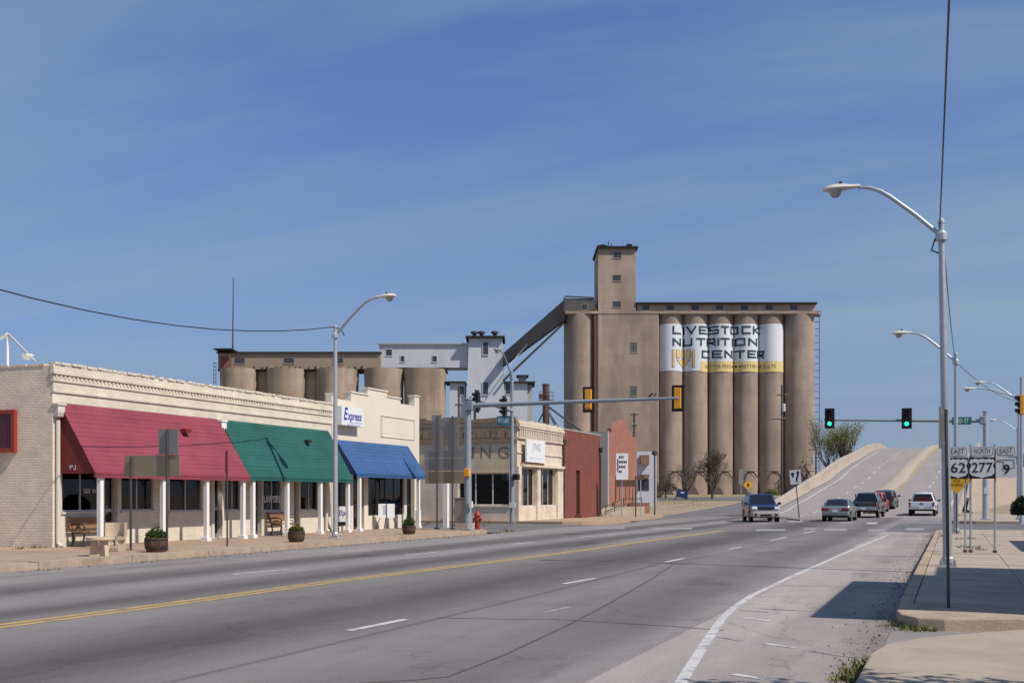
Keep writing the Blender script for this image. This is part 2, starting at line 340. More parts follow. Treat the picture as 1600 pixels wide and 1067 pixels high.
def wall_open(mb, plane, c, a0, a1, z0, z1, holes, depth=.15):
    """wall face with openings and their reveals. plane 'X': at x=c facing +X over y; 'Y': at y=c facing -Y over x"""
    def P(a, z, d=0): return (c - d, a, z) if plane == 'X' else (a, c + d, z)
    A = sorted({a0, a1, *[h[0] for h in holes], *[h[1] for h in holes]}); Z = sorted({z0, z1, *[h[2] for h in holes], *[h[3] for h in holes]})
    A = [a for a in A if a0 <= a <= a1]; Z = [z for z in Z if z0 <= z <= z1]
    for i in range(len(A) - 1):
        for j in range(len(Z) - 1):
            am, zm = (A[i] + A[i+1]) / 2, (Z[j] + Z[j+1]) / 2
            if any(h[0] < am < h[1] and h[2] < zm < h[3] for h in holes): continue
            mb.quad(P(A[i], Z[j]), P(A[i+1], Z[j]), P(A[i+1], Z[j+1]), P(A[i], Z[j+1]))
    for h in holes:
        a, b, p, q = h[:4]
        for (s, t, u, v) in ((a, p, b, p), (b, p, b, q), (b, q, a, q), (a, q, a, p)):
            mb.quad(P(s, t), P(u, v), P(u, v, depth), P(s, t, depth))
    return mb
def window(parent, plane, c, h, rec=.1, bars=1, pane=None, fmat=None, rows=0, name='window', fw=.05):
    """frame with glass set into the opening h of a wall_open wall"""
    a, b, p, q = h[:4]; pane = pane or M_PANE; fmat = fmat or M_ALU
    def bx(mb, s, t, u, v, d0, d1):
        if plane == 'X': mb.box(c - d1, c - d0, s, t, u, v)
        else: mb.box(s, t, c + d0, c + d1, u, v)
    mb = MB(); d0, d1 = rec - .03, rec + .03
    bx(mb, a, b, p, p + fw, d0, d1); bx(mb, a, b, q - fw, q, d0, d1); bx(mb, a, a + fw, p + fw, q - fw, d0, d1); bx(mb, b - fw, b, p + fw, q - fw, d0, d1)
    for i in range(bars):
        m = a + (b - a) * (i + 1) / (bars + 1); bx(mb, m - fw/2, m + fw/2, p + fw, q - fw, d0 + .003, d1 - .003)
    for i in range(rows):
        m = p + (q - p) * (i + 1) / (rows + 1); bx(mb, a + fw, b - fw, m - fw/2, m + fw/2, d0 + .006, d1 - .006)
    w = mb.build(name, fmat, parent)
    g = MB(); bx(g, a + .01, b - .01, p + .01, q - .01, rec - .004, rec + .004)
    g.build('pane', pane, w, org=world_loc(parent)); return w
def room(parent, plane, c, a0, a1, z0, z1, depth, m=None):
    mb = MB()
    def P(a, z, d): return (c - d, a, z) if plane == 'X' else (a, c + d, z)
    e = .16
    for q in (((a0,z0,e),(a1,z0,e),(a1,z0,depth),(a0,z0,depth)), ((a0,z1,e),(a1,z1,e),(a1,z1,depth),(a0,z1,depth)),
              ((a0,z0,depth),(a1,z0,depth),(a1,z1,depth),(a0,z1,depth)), ((a0,z0,e),(a0,z1,e),(a0,z1,depth),(a0,z0,depth)), ((a1,z0,e),(a1,z1,e),(a1,z1,depth),(a1,z0,depth))):
        mb.quad(*[P(*k) for k in q])
    return mb.build('shop_interior', m or M_INT, parent)
# ------------------------------------------------------------------ ground, streets, sidewalks
def strip(name, ys, xl, xr, zf, m, off=0.0, nx=1):
    mb = MB(); vs = []
    for y in ys:
        for i in range(nx + 1):
            t = i / nx; vs.append((xl(y) * (1 - t) + xr(y) * t, y, zf(y) + off))
    fs = [(j*(nx+1)+i, j*(nx+1)+i+1, (j+1)*(nx+1)+i+1, (j+1)*(nx+1)+i) for j in range(len(ys)-1) for i in range(nx)]
    mb.add(vs, fs); return struct(mb.build(name, m, smooth=60))
def K(v): return lambda y: v
def rng(a, b, s):
    n = max(1, round((b - a) / s)); return [a + (b - a) * i / n for i in range(n + 1)]
# asphalt with polished wheel tracks, oil streaks and fine grain
def asphalt(name, base, tracks, x0, x1):
    m = bpy.data.materials.new(name); m.use_nodes = True; t = m.node_tree; n = t.nodes; l = t.links; b = n['Principled BSDF']; b.inputs['Roughness'].default_value = .82
    b.inputs['Specular IOR Level'].default_value = .2
    g = n.new('ShaderNodeNewGeometry'); s = n.new('ShaderNodeSeparateXYZ'); l.new(g.outputs['Position'], s.inputs[0])
    mpn = n.new('ShaderNodeMapping'); mpn.inputs['Scale'].default_value = (.8, .05, 1); l.new(g.outputs['Position'], mpn.inputs[0])
    w = n.new('ShaderNodeTexNoise'); w.inputs['Scale'].default_value = 1; w.inputs['Detail'].default_value = 5; l.new(mpn.outputs[0], w.inputs[0])
    a = n.new('ShaderNodeMath'); a.operation = 'MULTIPLY_ADD'; a.inputs[1].default_value = 1.1; l.new(w.outputs[0], a.inputs[0]); l.new(s.outputs[0], a.inputs[2])
    r = n.new('ShaderNodeMapRange'); r.inputs[1].default_value = x0 + .55; r.inputs[2].default_value = x1 + .55; l.new(a.outputs[0], r.inputs[0])
    cr = n.new('ShaderNodeValToRGB'); l.new(r.outputs[0], cr.inputs[0]); e = cr.color_ramp; e.interpolation = 'B_SPLINE'
    while len(e.elements) > 1: e.elements.remove(e.elements[-1])
    for i, (x, v) in enumerate(tracks):
        q = e.elements[0] if i == 0 else e.elements.new((x - x0) / (x1 - x0)); q.position = (x - x0) / (x1 - x0); q.color = (v, v, v, 1)
    g1 = n.new('ShaderNodeTexNoise'); g1.inputs['Scale'].default_value = .5; g1.inputs['Detail'].default_value = 8; g1.inputs['Roughness'].default_value = .7
    mp2 = n.new('ShaderNodeMapping'); mp2.inputs['Scale'].default_value = (1, .3, 1); l.new(g.outputs['Position'], mp2.inputs[0]); l.new(mp2.outputs[0], g1.inputs[0])
    r1 = n.new('ShaderNodeMapRange'); r1.inputs[1].default_value = .3; r1.inputs[2].default_value = .7; r1.inputs[3].default_value = .76; r1.inputs[4].default_value = 1.2; l.new(g1.outputs[0], r1.inputs[0])
    g2 = n.new('ShaderNodeTexNoise'); g2.inputs['Scale'].default_value = 45; g2.inputs['Detail'].default_value = 3; l.new(g.outputs['Position'], g2.inputs[0])
    r2 = n.new('ShaderNodeMapRange'); r2.inputs[1].default_value = .3; r2.inputs[2].default_value = .7; r2.inputs[3].default_value = .82; r2.inputs[4].default_value = 1.18; l.new(g2.outputs[0], r2.inputs[0])
    m1 = n.new('ShaderNodeMath'); m1.operation = 'MULTIPLY'; l.new(r1.outputs[0], m1.inputs[0]); l.new(r2.outputs[0], m1.inputs[1])
    # hairline cracks
    v = n.new('ShaderNodeTexVoronoi'); v.feature = 'DISTANCE_TO_EDGE'; v.inputs['Scale'].default_value = .22; v.inputs['Randomness'].default_value = 1
    wn = n.new('ShaderNodeTexNoise'); wn.inputs['Scale'].default_value = .9; wn.inputs['Detail'].default_value = 6; l.new(g.outputs['Position'], wn.inputs[0])
    va = n.new('ShaderNodeVectorMath'); va.operation = 'MULTIPLY_ADD'; va.inputs[1].default_value = (2.2, 2.2, 0); l.new(wn.outputs['Color'], va.inputs[0]); l.new(g.outputs['Position'], va.inputs[2]); l.new(va.outputs[0], v.inputs[0])
    rv = n.new('ShaderNodeMapRange'); rv.inputs[1].default_value = .001; rv.inputs[2].default_value = .006; rv.inputs[3].default_value = .80; l.new(v.outputs['Distance'], rv.inputs[0])
    m3 = n.new('ShaderNodeMath'); m3.operation = 'MULTIPLY'; l.new(m1.outputs[0], m3.inputs[0]); l.new(rv.outputs[0], m3.inputs[1])
    st = n.new('ShaderNodeTexNoise'); st.inputs['Scale'].default_value = .55; st.inputs['Detail'].default_value = 7; st.inputs['Roughness'].default_value = .62
    mp3 = n.new('ShaderNodeMapping'); mp3.inputs['Scale'].default_value = (1.3, .35, 1); mp3.inputs['Location'].default_value = (7, 3, 0); l.new(g.outputs['Position'], mp3.inputs[0]); l.new(mp3.outputs[0], st.inputs[0])
    rs3 = n.new('ShaderNodeMapRange'); rs3.inputs[1].default_value = .57; rs3.inputs[2].default_value = .70; rs3.inputs[3].default_value = 1; rs3.inputs[4].default_value = .66; l.new(st.outputs[0], rs3.inputs[0])
    m4 = n.new('ShaderNodeMath'); m4.operation = 'MULTIPLY'; l.new(m3.outputs[0], m4.inputs[0]); l.new(rs3.outputs[0], m4.inputs[1]); m3 = m4
    c0 = n.new('ShaderNodeVectorMath'); c0.operation = 'MULTIPLY'; c0.inputs[1].default_value = base; l.new(cr.outputs[0], c0.inputs[0])
    c = n.new('ShaderNodeVectorMath'); c.operation = 'SCALE'; l.new(c0.outputs[0], c.inputs[0]); l.new(m3.outputs[0], c.inputs['Scale'])
    l.new(c.outputs[0], b.inputs['Base Color'])
    bp = n.new('ShaderNodeBump'); bp.inputs['Strength'].default_value = .35; bp.inputs['Distance'].default_value = .01; l.new(g2.outputs[0], bp.inputs['Height']); l.new(bp.outputs[0], b.inputs['Normal'])
    return m
M_ASPH = asphalt('asphalt', (.245, .220, .213), [(-19, 1.05), (-17.6, 1.18), (-16.2, 1.08), (-15.3, .52), (-14.5, .50), (-13.7, 1.12), (-12.9, 1.0), (-12.2, .38), (-11.5, .52), (-10.9, .95), (-9.9, .78), (-8.9, .62), (-8.0, .34), (-7.2, .56), (-6.0, .90), (-5.0, .76), (-4.1, .56), (-3.5, .74), (-2.95, 1.32)], -19, -2.4)
M_GUT2 = asphalt('kerbside_concrete', (.36, .315, .295), [(-3.1, .95), (-2.6, 1.08), (-2.0, 1.02), (-1.75, .80), (-1.3, .88), (-1.0, .92), (-.7, .62)], -3.1, -.6)
M_ASPH_SIDE = asphalt('side_street_asphalt', (.19, .18, .18), [(-60, 1), (-30, .8), (-20, .9), (0, .8), (60, 1)], -60, 60)
def worn(name, col, amt=.5):
    m = mat(name, col, .8, var=.08, scale=6); t = m.node_tree; n = t.nodes; l = t.links; b = n['Principled BSDF']; src = b.inputs['Base Color'].links[0].from_socket
    g = n.new('ShaderNodeNewGeometry'); q = n.new('ShaderNodeTexNoise'); q.inputs['Scale'].default_value = 3.5; q.inputs['Detail'].default_value = 9; q.inputs['Roughness'].default_value = .75; l.new(g.outputs['Position'], q.inputs[0])
    r = n.new('ShaderNodeMapRange'); r.inputs[1].default_value = .5; r.inputs[2].default_value = .62; r.inputs[4].default_value = amt; l.new(q.outputs[0], r.inputs[0])
    x = n.new('ShaderNodeMixRGB'); x.inputs[2].default_value = (.15, .14, .14, 1); l.new(r.outputs[0], x.inputs[0]); l.new(src, x.inputs[1]); l.new(x.outputs[0], b.inputs['Base Color']); return m
M_LINE = worn('white_road_paint', (.52, .51, .50), .65); M_LINE_WORN = worn('worn_road_paint', (.30, .29, .285), 1.0); M_YLINE = worn('yellow_road_paint', (.44, .31, .11), .75)
M_CRACK_SHADOW = mat('tar_crack_and_shadow', (.105, .097, .095), .95, spec=.05, var=.2)

gy = rng(-60, 80, 20) + rng(90, 300, 10) + [400, 700, 1500, 3000]
strip('ground', gy, K(-2500), K(2500), T, M_DIRT, -.05, nx=2)
strip('main_street', rng(-30, 70, 10), K(-18.6), K(-2.95), K(0), M_ASPH)
strip('main_street', rng(70, 90, 4), K(-18.6), lambda y: -.6 + (y - 70) * .02, K(0), M_ASPH)
strip('gutter_pavement', rng(-10, 52.8, 4), K(-2.95), K(-.7), K(0), M_GUT2, .0)
strip('cross_street', [46, 60.5], K(-140), K(-18.6), K(-.004), M_ASPH_SIDE)
strip('cross_street', [52.8, 70], K(-2.95), K(140), K(-.004), M_ASPH_SIDE)
strip('driveway', [9, 18], K(-.7), K(30), K(-.008), M_GUTTER)
strip('parking_apron', [-10, 53], K(-.7), K(60), K(-.02), M_GUTTER)
strip('frontage_road', rng(70, 160, 6), lambda y: -21.8 - max(0, y - 88) * .045, lambda y: -18.6 if y < 90 else -14.9, lambda y: T(y), M_ASPH_SIDE, .002)
strip('frontage_road', rng(150, 175, 5), K(-80), K(-16), T, M_ASPH_SIDE, -.02)
def flat(name, poly, m, z=.004, kind='structure'):
    mb = MB(); mb.add([(p[0], p[1], z) for p in poly], [tuple(range(len(poly)))]); o = mb.build(name, m); o['kind'] = kind; return o
def line(name, pts, w, m, z=.004, zf=None):
    L, R = [], []
    for i, p in enumerate(pts):
        a = Vector(pts[max(i-1, 0)]); b = Vector(pts[min(i+1, len(pts)-1)]); d = (b - a); nrm = Vector((-d.y, d.x)).normalized() * w / 2
        L.append((p[0] + nrm.x, p[1] + nrm.y)); R.append((p[0] - nrm.x, p[1] - nrm.y))
    mb = MB()
    zz_ = lambda p: (zf(p[1]) if zf else 0) + z
    vs = [(p[0], p[1], zz_(p)) for q in zip(L, R) for p in q]
    mb.add(vs, [(2*i, 2*i+1, 2*i+3, 2*i+2) for i in range(len(pts)-1)]); return struct(mb.build(name, m))
def g2(x, y): p = gp(x, y); return (p.x, p.y)
for a, b in (((545, 985), (635, 967)), ((880, 912), (930, 903)), ((1040, 878), (1068, 872)), ((1138, 858), (1158, 854)), ((1205, 844), (1228, 839)), ((1255, 833), (1273, 829))):
    line('lane_marking', [g2(*a), g2(*b)], .12, M_LINE)
line('lane_marking', [g2(850, 957), g2(890, 948)], .1, M_LINE_WORN)
for a, b in (((364, 897), (450, 889)), ((635, 867), (683, 862)), ((800, 850), (833, 847)), ((905, 839), (930, 837))):
    line('lane_marking', [g2(*a), g2(*b)], .12, M_LINE)
cl = [(-11.3, 2)] + [g2(*p) for p in ((0, 978), (270, 943), (500, 911), (870, 865), (1010, 845), (1130, 829))]
for s in (-.12, .12): line('centre_line', [(p[0] + s, p[1]) for p in cl], .155, M_YLINE)
line('edge_line', [(-1.2, 2), (-1.75, 6)] + [g2(*p) for p in ((1063, 1067), (1100, 1008), (1128, 967), (1145, 950), (1175, 930), (1240, 899), (1320, 864), (1388, 835))], .11, M_LINE)
for a, b, w in (((1160, 965), (1205, 970), .12), ((1194, 1005), (1242, 1012), .12), ((1125, 995), (1160, 1001), .1), ((1266, 1017), (1340, 1027), .11), ((1146, 1053), (1196, 1061), .12), ((1155, 953), (1200, 956), .1)):
    line('parking_marking', [g2(*a), g2(*b)], w * .8, M_LINE_WORN if w < .12 else M_LINE)
for x0, x1, ya, yb, mm in ((1286, 1322, 829.2, 825.5, M_LINE_WORN), (1355, 1374, 830.5, 827, M_LINE_WORN), (1254, 1274, 827.5, 825, M_LINE_WORN), (1231, 1252, 816, 813.5, M_LINE_WORN), (1311, 1331, 817.6, 815, M_LINE_WORN), (1353, 1369, 818.4, 816.2, M_LINE), (1414, 1442, 828.5, 824.5, M_LINE_WORN), (1105, 1135, 817.4, 816, M_LINE_WORN), (1180, 1225, 829.5, 826.5, M_LINE_WORN), (1020, 1080, 827, 824, M_LINE_WORN), (930, 975, 826, 823.5, M_LINE_WORN)):
    flat('crosswalk_marking', [g2(x0, ya), g2(x1, ya), g2(x1 + 3, yb), g2(x0 + 3, yb)], mm, .006, 'structure')
line('crack_and_shadow_line', [g2(*p) for p in ((560, 1067), (650, 1062), (700, 1057), (790, 1022), (890, 975), (960, 938), (1020, 903), (1050, 883))], .035, M_CRACK_SHADOW, .003)
line('crack_and_shadow_line', [g2(*p) for p in ((680, 965), (740, 966), (800, 967), (860, 967), (930, 971), (1050, 978), (1130, 985))], .035, M_CRACK_SHADOW, .003)  # pole shadow painted as a thin dark strip across the lanes
for Y in (20.5, 26, 33, 41): line('pavement_joint', [(-2.9, Y), (-.75, Y + .1)], .03, M_CRACK_SHADOW, .004)
# near sidewalk (right): nose, slabs, kerb
def slab_grid(parent, xs, ys, z0, z1, m, gap=.012, jitter=.004):
    cache = {}
    for i in range(len(xs) - 1):
        for j in range(len(ys) - 1):
            w, d = round(xs[i+1] - xs[i] - gap, 3), round(ys[j+1] - ys[j] - gap, 3)
            if (w, d) not in cache:
                cache[w, d] = MB().box(-w/2, w/2, -d/2, d/2, z0 - z1, 0).mesh('slab', m)
            o = bpy.data.objects.new('slab', cache[w, d]); COL.objects.link(o); o.parent = parent
            o.location = ((xs[i] + xs[i+1]) / 2, (ys[j] + ys[j+1]) / 2, z1 + rnd.uniform(-jitter, jitter)); o.rotation_euler = (rnd.uniform(-.002, .002), rnd.uniform(-.002, .002), 0)
sw = struct(MB().box(-.55, 7, 16.2, 52.3, -.1, .12).build('sidewalk', M_WALK_R))
slab_grid(sw, [-.5, 1.05, 2.6, 4.15, 5.7, 7], rng(16.2, 52.3, 1.55), 0, .15, M_WALK_R)
nose = [(-.68, 16.2), (-.68, 15.1), (-.6, 14.6), (-.42, 14.3), (-.1, 14.3), (.8, 14.68), (3, 15.6), (4.5, 16.2)]
struct(MB().prism([(p[0], p[1], -.1) for p in nose], (0, 0, .248)).build('sidewalk', M_CURB, bevel=.025))
kb = {}
for y in rng(16.2, 49.2, 3)[:-1]:
    o = bpy.data.objects.new('kerb', kb.setdefault('m', MB().box(-.09, .085, -1.49, 1.49, -.25, 0).mesh('kerb', M_CURB))); COL.objects.link(o); o.location = (-.6, y + 1.5, .152 + rnd.uniform(-.006, .006)); o['kind'] = 'structure'
    o.rotation_euler = (0, 0, rnd.uniform(-.004, .004))
cornr = [(-.68, 49.2), (-.68, 51), (-.3, 52.0), (.4, 52.4), (8, 52.5), (8, 52.3), (.5, 52.2), (-.1, 51.8), (-.5, 51), (-.5, 49.2)]
struct(MB().prism([(p[0], p[1], -.1) for p in cornr], (0, 0, .252)).build('kerb', M_CURB))
near = [(-.72, 2), (-.72, 10.9), (-.62, 11.6), (-.35, 12.2), (0, 12.65), (.75, 13.5), (3, 14.7), (6, 15.6), (6, 2)]
struct(MB().prism([(p[0], p[1], -.1) for p in near], (0, 0, .25)).build('sidewalk', M_WALK_R, bevel=.025))
# far corner (right)
fc = [(-.3, 72.5), (.2, 71.2), (1.2, 70.4), (40, 70.2), (40, 120), (1.5, 120), (.9, 90)]
struct(MB().prism([(p[0], p[1], -.1) for p in fc], (0, 0, .25)).build('sidewalk', M_WALK_R))
# left sidewalk in front of the shops
swl = struct(MB().prism([(-40, -10, -.1), (-18.95, -10, -.1), (-18.95, 43.5, -.1), (-19.4, 45, -.1), (-20.6, 45.6, -.1), (-23.7, 45.6, -.1), (-23.7, 46.2, -.1), (-40, 46.2, -.1)][:6] + [(-40, 45.6, -.1)], (0, 0, .22)).build('sidewalk', M_WALK_L))
slab_grid(swl, [-23.9, -22.2, -20.5, -18.95], rng(14, 43.5, 1.7), .05, .15, M_WALK_L)
slab_grid(swl, [-40, -34.6, -29.2, -23.9], rng(14, 24.6, 3.5), .05, .145, M_WALK_L)
kl = MB().box(-.16, .16, -1.49, 1.49, -.25, 0).mesh('kerb', M_CURB)
for y in rng(4, 43, 3)[:-1]:
    o = bpy.data.objects.new('kerb', kl); COL.objects.link(o); o.location = (-18.78, y + 1.5, .15 + rnd.uniform(-.008, .008)); o['kind'] = 'structure'
ck = [(-18.62, 43), (-18.75, 44.6), (-19.3, 45.6), (-20.5, 46), (-45, 46), (-45, 45.7), (-20.5, 45.7), (-19.5, 45.3), (-19, 44.5), (-18.92, 43)]
struct(MB().prism([(p[0], p[1], -.1) for p in ck], (0, 0, .25)).build('kerb', M_CURB))
struct(MB().prism([(-40, 43.5, .0), (-19.05, 43.5, .0), (-19.5, 45.3, 0), (-20.5, 45.69, 0), (-40, 45.69, 0)], (0, 0, .148)).build('sidewalk', M_WALK_L))
# far left corner block sidewalk
fl = [(-19.4, 62), (-19.8, 61.2), (-20.8, 60.6), (-60, 60.5), (-60, 96), (-25, 96), (-22.3, 90), (-20.2, 82), (-19.4, 74)]
struct(MB().prism([(p[0], p[1], -.1) for p in fl], (0, 0, .25)).build('sidewalk', M_WALK_L))
for pts in ([(-24, 98), (-26, 104), (-30, 112)], ): pass

# ------------------------------------------------------------------ overpass
def xr(y): return -.75 + max(0, y - 88) * .026
by = rng(88, 330, 5) + [360, 400, 470]
strip('overpass_deck', by, K(-14.9), lambda y: xr(y) + .6, H, M_BRIDGE, .004, nx=4)
def wall_along(name, x, w, y0, y1, hf, m, base=lambda y: T(y) - .3, step=4):
    mb = MB(); ys = rng(y0, y1, step); vs = []
    for y in ys:
        a = x(y); t = H(y) + hf(y)
        vs += [(a - w/2, y, base(y)), (a - w/2, y, t - .05), (a - w/2 + .06, y, t), (a + w/2 - .06, y, t), (a + w/2, y, t - .05), (a + w/2, y, base(y))]
    fs = [(i*6+k, i*6+k+1, i*6+k+7, i*6+k+6) for i in range(len(ys)-1) for k in range(5)] + [(0,1,2,3,4,5), tuple((len(ys)-1)*6+k for k in range(6))[::-1]]
    mb.add(vs, fs); return struct(mb.build(name, m, smooth=30))
for y in rng(100, 328, 6)[:-1]: wall_along('overpass_parapet', K(-16.1), .5, y + .02, y + 5.96, lambda q: min(1.15, .1 + max(0, q - 100) * .02), M_CONC, step=2)
strip('overpass_shoulder', rng(96, 330, 5), K(-15.85), K(-14.9), H, M_CONC, .05)
for y in rng(118, 328, 6)[:-1]: wall_along('overpass_parapet', lambda q: xr(q) + 1.25, .4, y + .02, y + 5.96, lambda q: min(.95, .1 + max(0, q - 118) * .03), M_CONC, step=2)
strip('overpass_shoulder', rng(96, 330, 5), lambda y: xr(y) + .6, lambda y: xr(y) + 1.06, H, M_CONC, .04)
def xm(y): return interp([(60, -8.4), (88, -8.0), (125, -6.9), (180, -5.6), (236, -4.4), (330, -2.6)], y)
M_MEDIAN = mat('median_concrete', (.42, .355, .285), .9, var=.15, scale=.6, dirt=(.2, .15, .1), dirt_amt=.4, dirt_scale=.3)
med = MB(); ys = rng(92, 330, 4); vs = []
for y in ys:
    h = min(.55, .14 + max(0, y - 110) * .004); w = .75
    vs += [(xm(y) - w, y, H(y) - .1), (xm(y) - w, y, H(y) + h - .03), (xm(y) - w + .08, y, H(y) + h), (xm(y) + w - .08, y, H(y) + h), (xm(y) + w, y, H(y) + h - .03), (xm(y) + w, y, H(y) - .1)]
med.add(vs, [(i*6+k, i*6+k+1, i*6+k+7, i*6+k+6) for i in range(len(ys)-1) for k in range(5)] + [(0,1,2,3,4,5)])
struct(med.build('median_barrier', M_MEDIAN, smooth=30))
nose_p = [gp(1228, 811), gp(1245, 808.5), gp(1285, 808.5), gp(1290, 811), gp(1250, 813.5)]
struct(MB().prism([(p.x, p.y, -.05) for p in nose_p], (0, 0, .14)).build('median_island', M_GUTTER, bevel=.02))
for s in (-1, 1): line('edge_line', [(xm(y) + s * 1.05, y) for y in rng(96, 300, 5)], .16, M_YLINE, .02, H)
line('edge_line', [(-13.9 + .02 * max(0, 110 - y), y) for y in rng(92, 300, 5)], .2, M_LINE, .02, H)
line('edge_line', [(xr(y), y) for y in rng(96, 300, 5)], .16, M_LINE, .02, H)
for y in rng(88, 300, 9.2):
    line('lane_marking', [(interp([(88, -11.1), (150, -10.4), (230, -9.6), (310, -8.8)], y + k), y + k) for k in (0, 1.7, 3.4)], .2, M_LINE, .02, H)
    if y > 98: line('lane_marking', [((xm(y + k) + xr(y + k)) / 2 + .55, y + k) for k in (0, 1.7, 3.4)], .2, M_LINE, .02, H)
# embankments falling away from the deck: paved slope on the right, earth on the left
emb = MB(); ys = rng(104, 330, 5); vs = []
for y in ys:
    a = xr(y) + 1.4; h = H(y) + .1; dz = max(0.02, h - T(y) + .3)
    vs += [(a, y, h - .08), (a + dz, y, h - .08 - dz * .5), (a + dz * 2, y, h - .08 - dz)]
emb.add(vs, [(i*3+k, i*3+k+1, i*3+k+4, i*3+k+3) for i in range(len(ys)-1) for k in range(2)])
struct(emb.build('embankment', mat('paved_slope', (.34, .27, .205), .9, var=.12, scale=.5, dirt=(.2, .15, .11), dirt_amt=.4, dirt_scale=.25), smooth=60))
emb = MB(); vs = []
for y in ys:
    a = -16.3; dz = max(.02, H(y) - T(y) + .3)
    vs += [(a, y, H(y) - .1), (a - dz * .6, y, H(y) - .1 - dz)]
emb.add(vs, [(i*2, i*2+1, i*2+3, i*2+2) for i in range(len(ys)-1)])
struct(emb.build('embankment', M_DIRT, smooth=40))
# ------------------------------------------------------------------ the two painted-brick shops under the red and green awnings
XW = -23.7
def yf(x): return aX(x, 800, XW).y
def shell(mb, x0, x1, y0, y1, z1, roof):        # plain sides, back and roof of a building whose street wall is built apart
    mb.quad((x0, y1, 0), (x1, y1, 0), (x1, y1, z1), (x0, y1, z1)); mb.quad((x0, y0, 0), (x0, y1, 0), (x0, y1, z1), (x0, y0, z1)); mb.quad((x0, y0, roof), (x1, y0, roof), (x1, y1, roof), (x0, y1, roof))
def awning(parent, name, y0, y1, zt, zb, proj, m, n, label, panel=None):
    """shingled timber awning: end panels, face board and lapped courses of boards"""
    xt, xb = XW + .03, XW + proj; th = .06
    mb = MB()
    for ya, yb in ((y0, y0 + .05), (y1 - .05, y1)):
        mb.prism([(xt, ya, zt - .08), (xt, ya, zb), (xb - .06, ya, zb)], (0, yb - ya, 0))
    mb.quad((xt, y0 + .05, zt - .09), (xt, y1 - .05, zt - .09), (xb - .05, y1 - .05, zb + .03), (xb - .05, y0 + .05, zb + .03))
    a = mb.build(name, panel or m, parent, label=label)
    f = MB().box(xb - .06, xb, y0 - .04, y1 + .04, zb - .12, zb + .05); f.build('face_board', m, a, org=world_loc(parent))
    d = Vector((xb - xt, 0, zb - zt)); nrm = Vector((-d.z, 0, d.x)).normalized()
    if nrm.x < 0: nrm = -nrm
    def Q(t, y, o): p = Vector((xt, 0, zt)) + d * t + nrm * o; return (p.x, y, p.z)
    for k in range(n):
        t0, t1 = k / n, (k + 1.12) / n; t1 = min(t1, 1.02); e0, e1 = rnd.uniform(-.01, .01), rnd.uniform(-.01, .01)
        ya, yb = y0 - .05 + e0, y1 + .05 + e1; w = rnd.uniform(-.003, .003)
        s = MB(); vs = [Q(t0, ya, .0), Q(t0, yb, .0), Q(t1, yb, .006 + w), Q(t1, ya, .006 + w), Q(t1, yb, .004), Q(t1, ya, .004)]
        s.add(vs, [(0, 1, 2, 3), (3, 2, 4, 5), (0, 3, 5), (1, 4, 2)]); s.build('shingle_course', m, a, org=world_loc(parent))
    return a
def post(parent, x, y, z0, z1, w=.13, m=None):
    mb = MB().box(x - w/2, x + w/2, y - w/2, y + w/2, z0 + .12, z1); mb.box(x - w/2 - .05, x + w/2 + .05, y - w/2 - .05, y + w/2 + .05, z0, z0 + .12)
    return mb.build('awning_post', m or M_WHITE, parent)
def downspout(parent, x, y, zt, m, zb=.15, head=True):
    mb = MB().tube([(x, y, zt), (x, y, zb + .15), (x + .12, y, zb + .02)], .06, 8)
    if head:
        mb.prism([(x - .08, y - .12, zt + .1), (x + .09, y - .12, zt + .1), (x + .13, y - .14, zt + .22), (x + .13, y - .14, zt + .42), (x - .08, y - .14, zt + .42)], (0, .27, 0)); mb.box(x - .08, x + .16, y - .17, y + .16, zt + .42, zt + .48)
    return mb.build('downspout', m, parent)
def door(parent, h, rec=.25, fmat=None):
    a, b, p, q = h; fm = fmat or M_ALU; x = XW - rec
    mb = MB().box(x - .05, x, a, a + .09, p, q); mb.box(x - .05, x, b - .09, b, p, q); mb.box(x - .05, x, a + .09, b - .09, q - .12, q); mb.box(x - .05, x, a + .09, b - .09, p, p + .14); mb.box(x - .045, x - .005, a + .09, b - .09, p + .95, p + 1.05)
    d = mb.build('door', fm, parent)
    MB().box(x - .03, x - .02, a + .08, b - .08, p + .1, q - .1).build('pane', M_PANE_DK, d, org=world_loc(parent))
    MB().tube([(x + .01, a + .16, p + .9), (x + .06, a + .16, p + .92), (x + .06, a + .16, p + 1.15), (x + .01, a + .16, p + 1.17)], .014, 6).build('handle', M_CHROME, d, org=world_loc(parent))
    return d
y0, yA, y1 = 24.69, 32.42, 39.95; ZT = 5.3
shop = thing('brick_shop', 'long cream painted brick shop building with red and green shingled awnings', 'shop', (XW, y0, 0))
holes = [(25.05, 26.56, 1.15, 2.45), (26.8, 27.34, .17, 2.45), (27.5, 28.98, 1.15, 2.45), (29.78, 31.45, 1.1, 2.45), (32.12, 32.6, .17, 2.45), (32.75, 33.65, 1.1, 2.45), (34.55, 34.98, .17, 2.45), (35.1, 36.25, 1.05, 2.45), (37.15, 37.5, .17, 2.45), (37.62, 38.9, 1.05, 2.45)]
mb = wall_open(MB(), 'X', XW, y0, y1, 0, 4.55, holes, .22); mb.quad((XW - .055, y0 + .01, 4.55), (XW - .055, y1, 4.55), (XW - .055, y1, ZT), (XW - .055, y0 + .01, ZT))
mb.build('street_wall', M_CREAM_X, shop)
mb = MB().quad((-40, y0, 0), (XW, y0, 0), (XW, y0, ZT - .002), (-40, y0, ZT + .1)); shell(mb, -40, XW, y0, y1, ZT, 4.7)
mb.build('side_wall', M_CREAM_Y, shop)
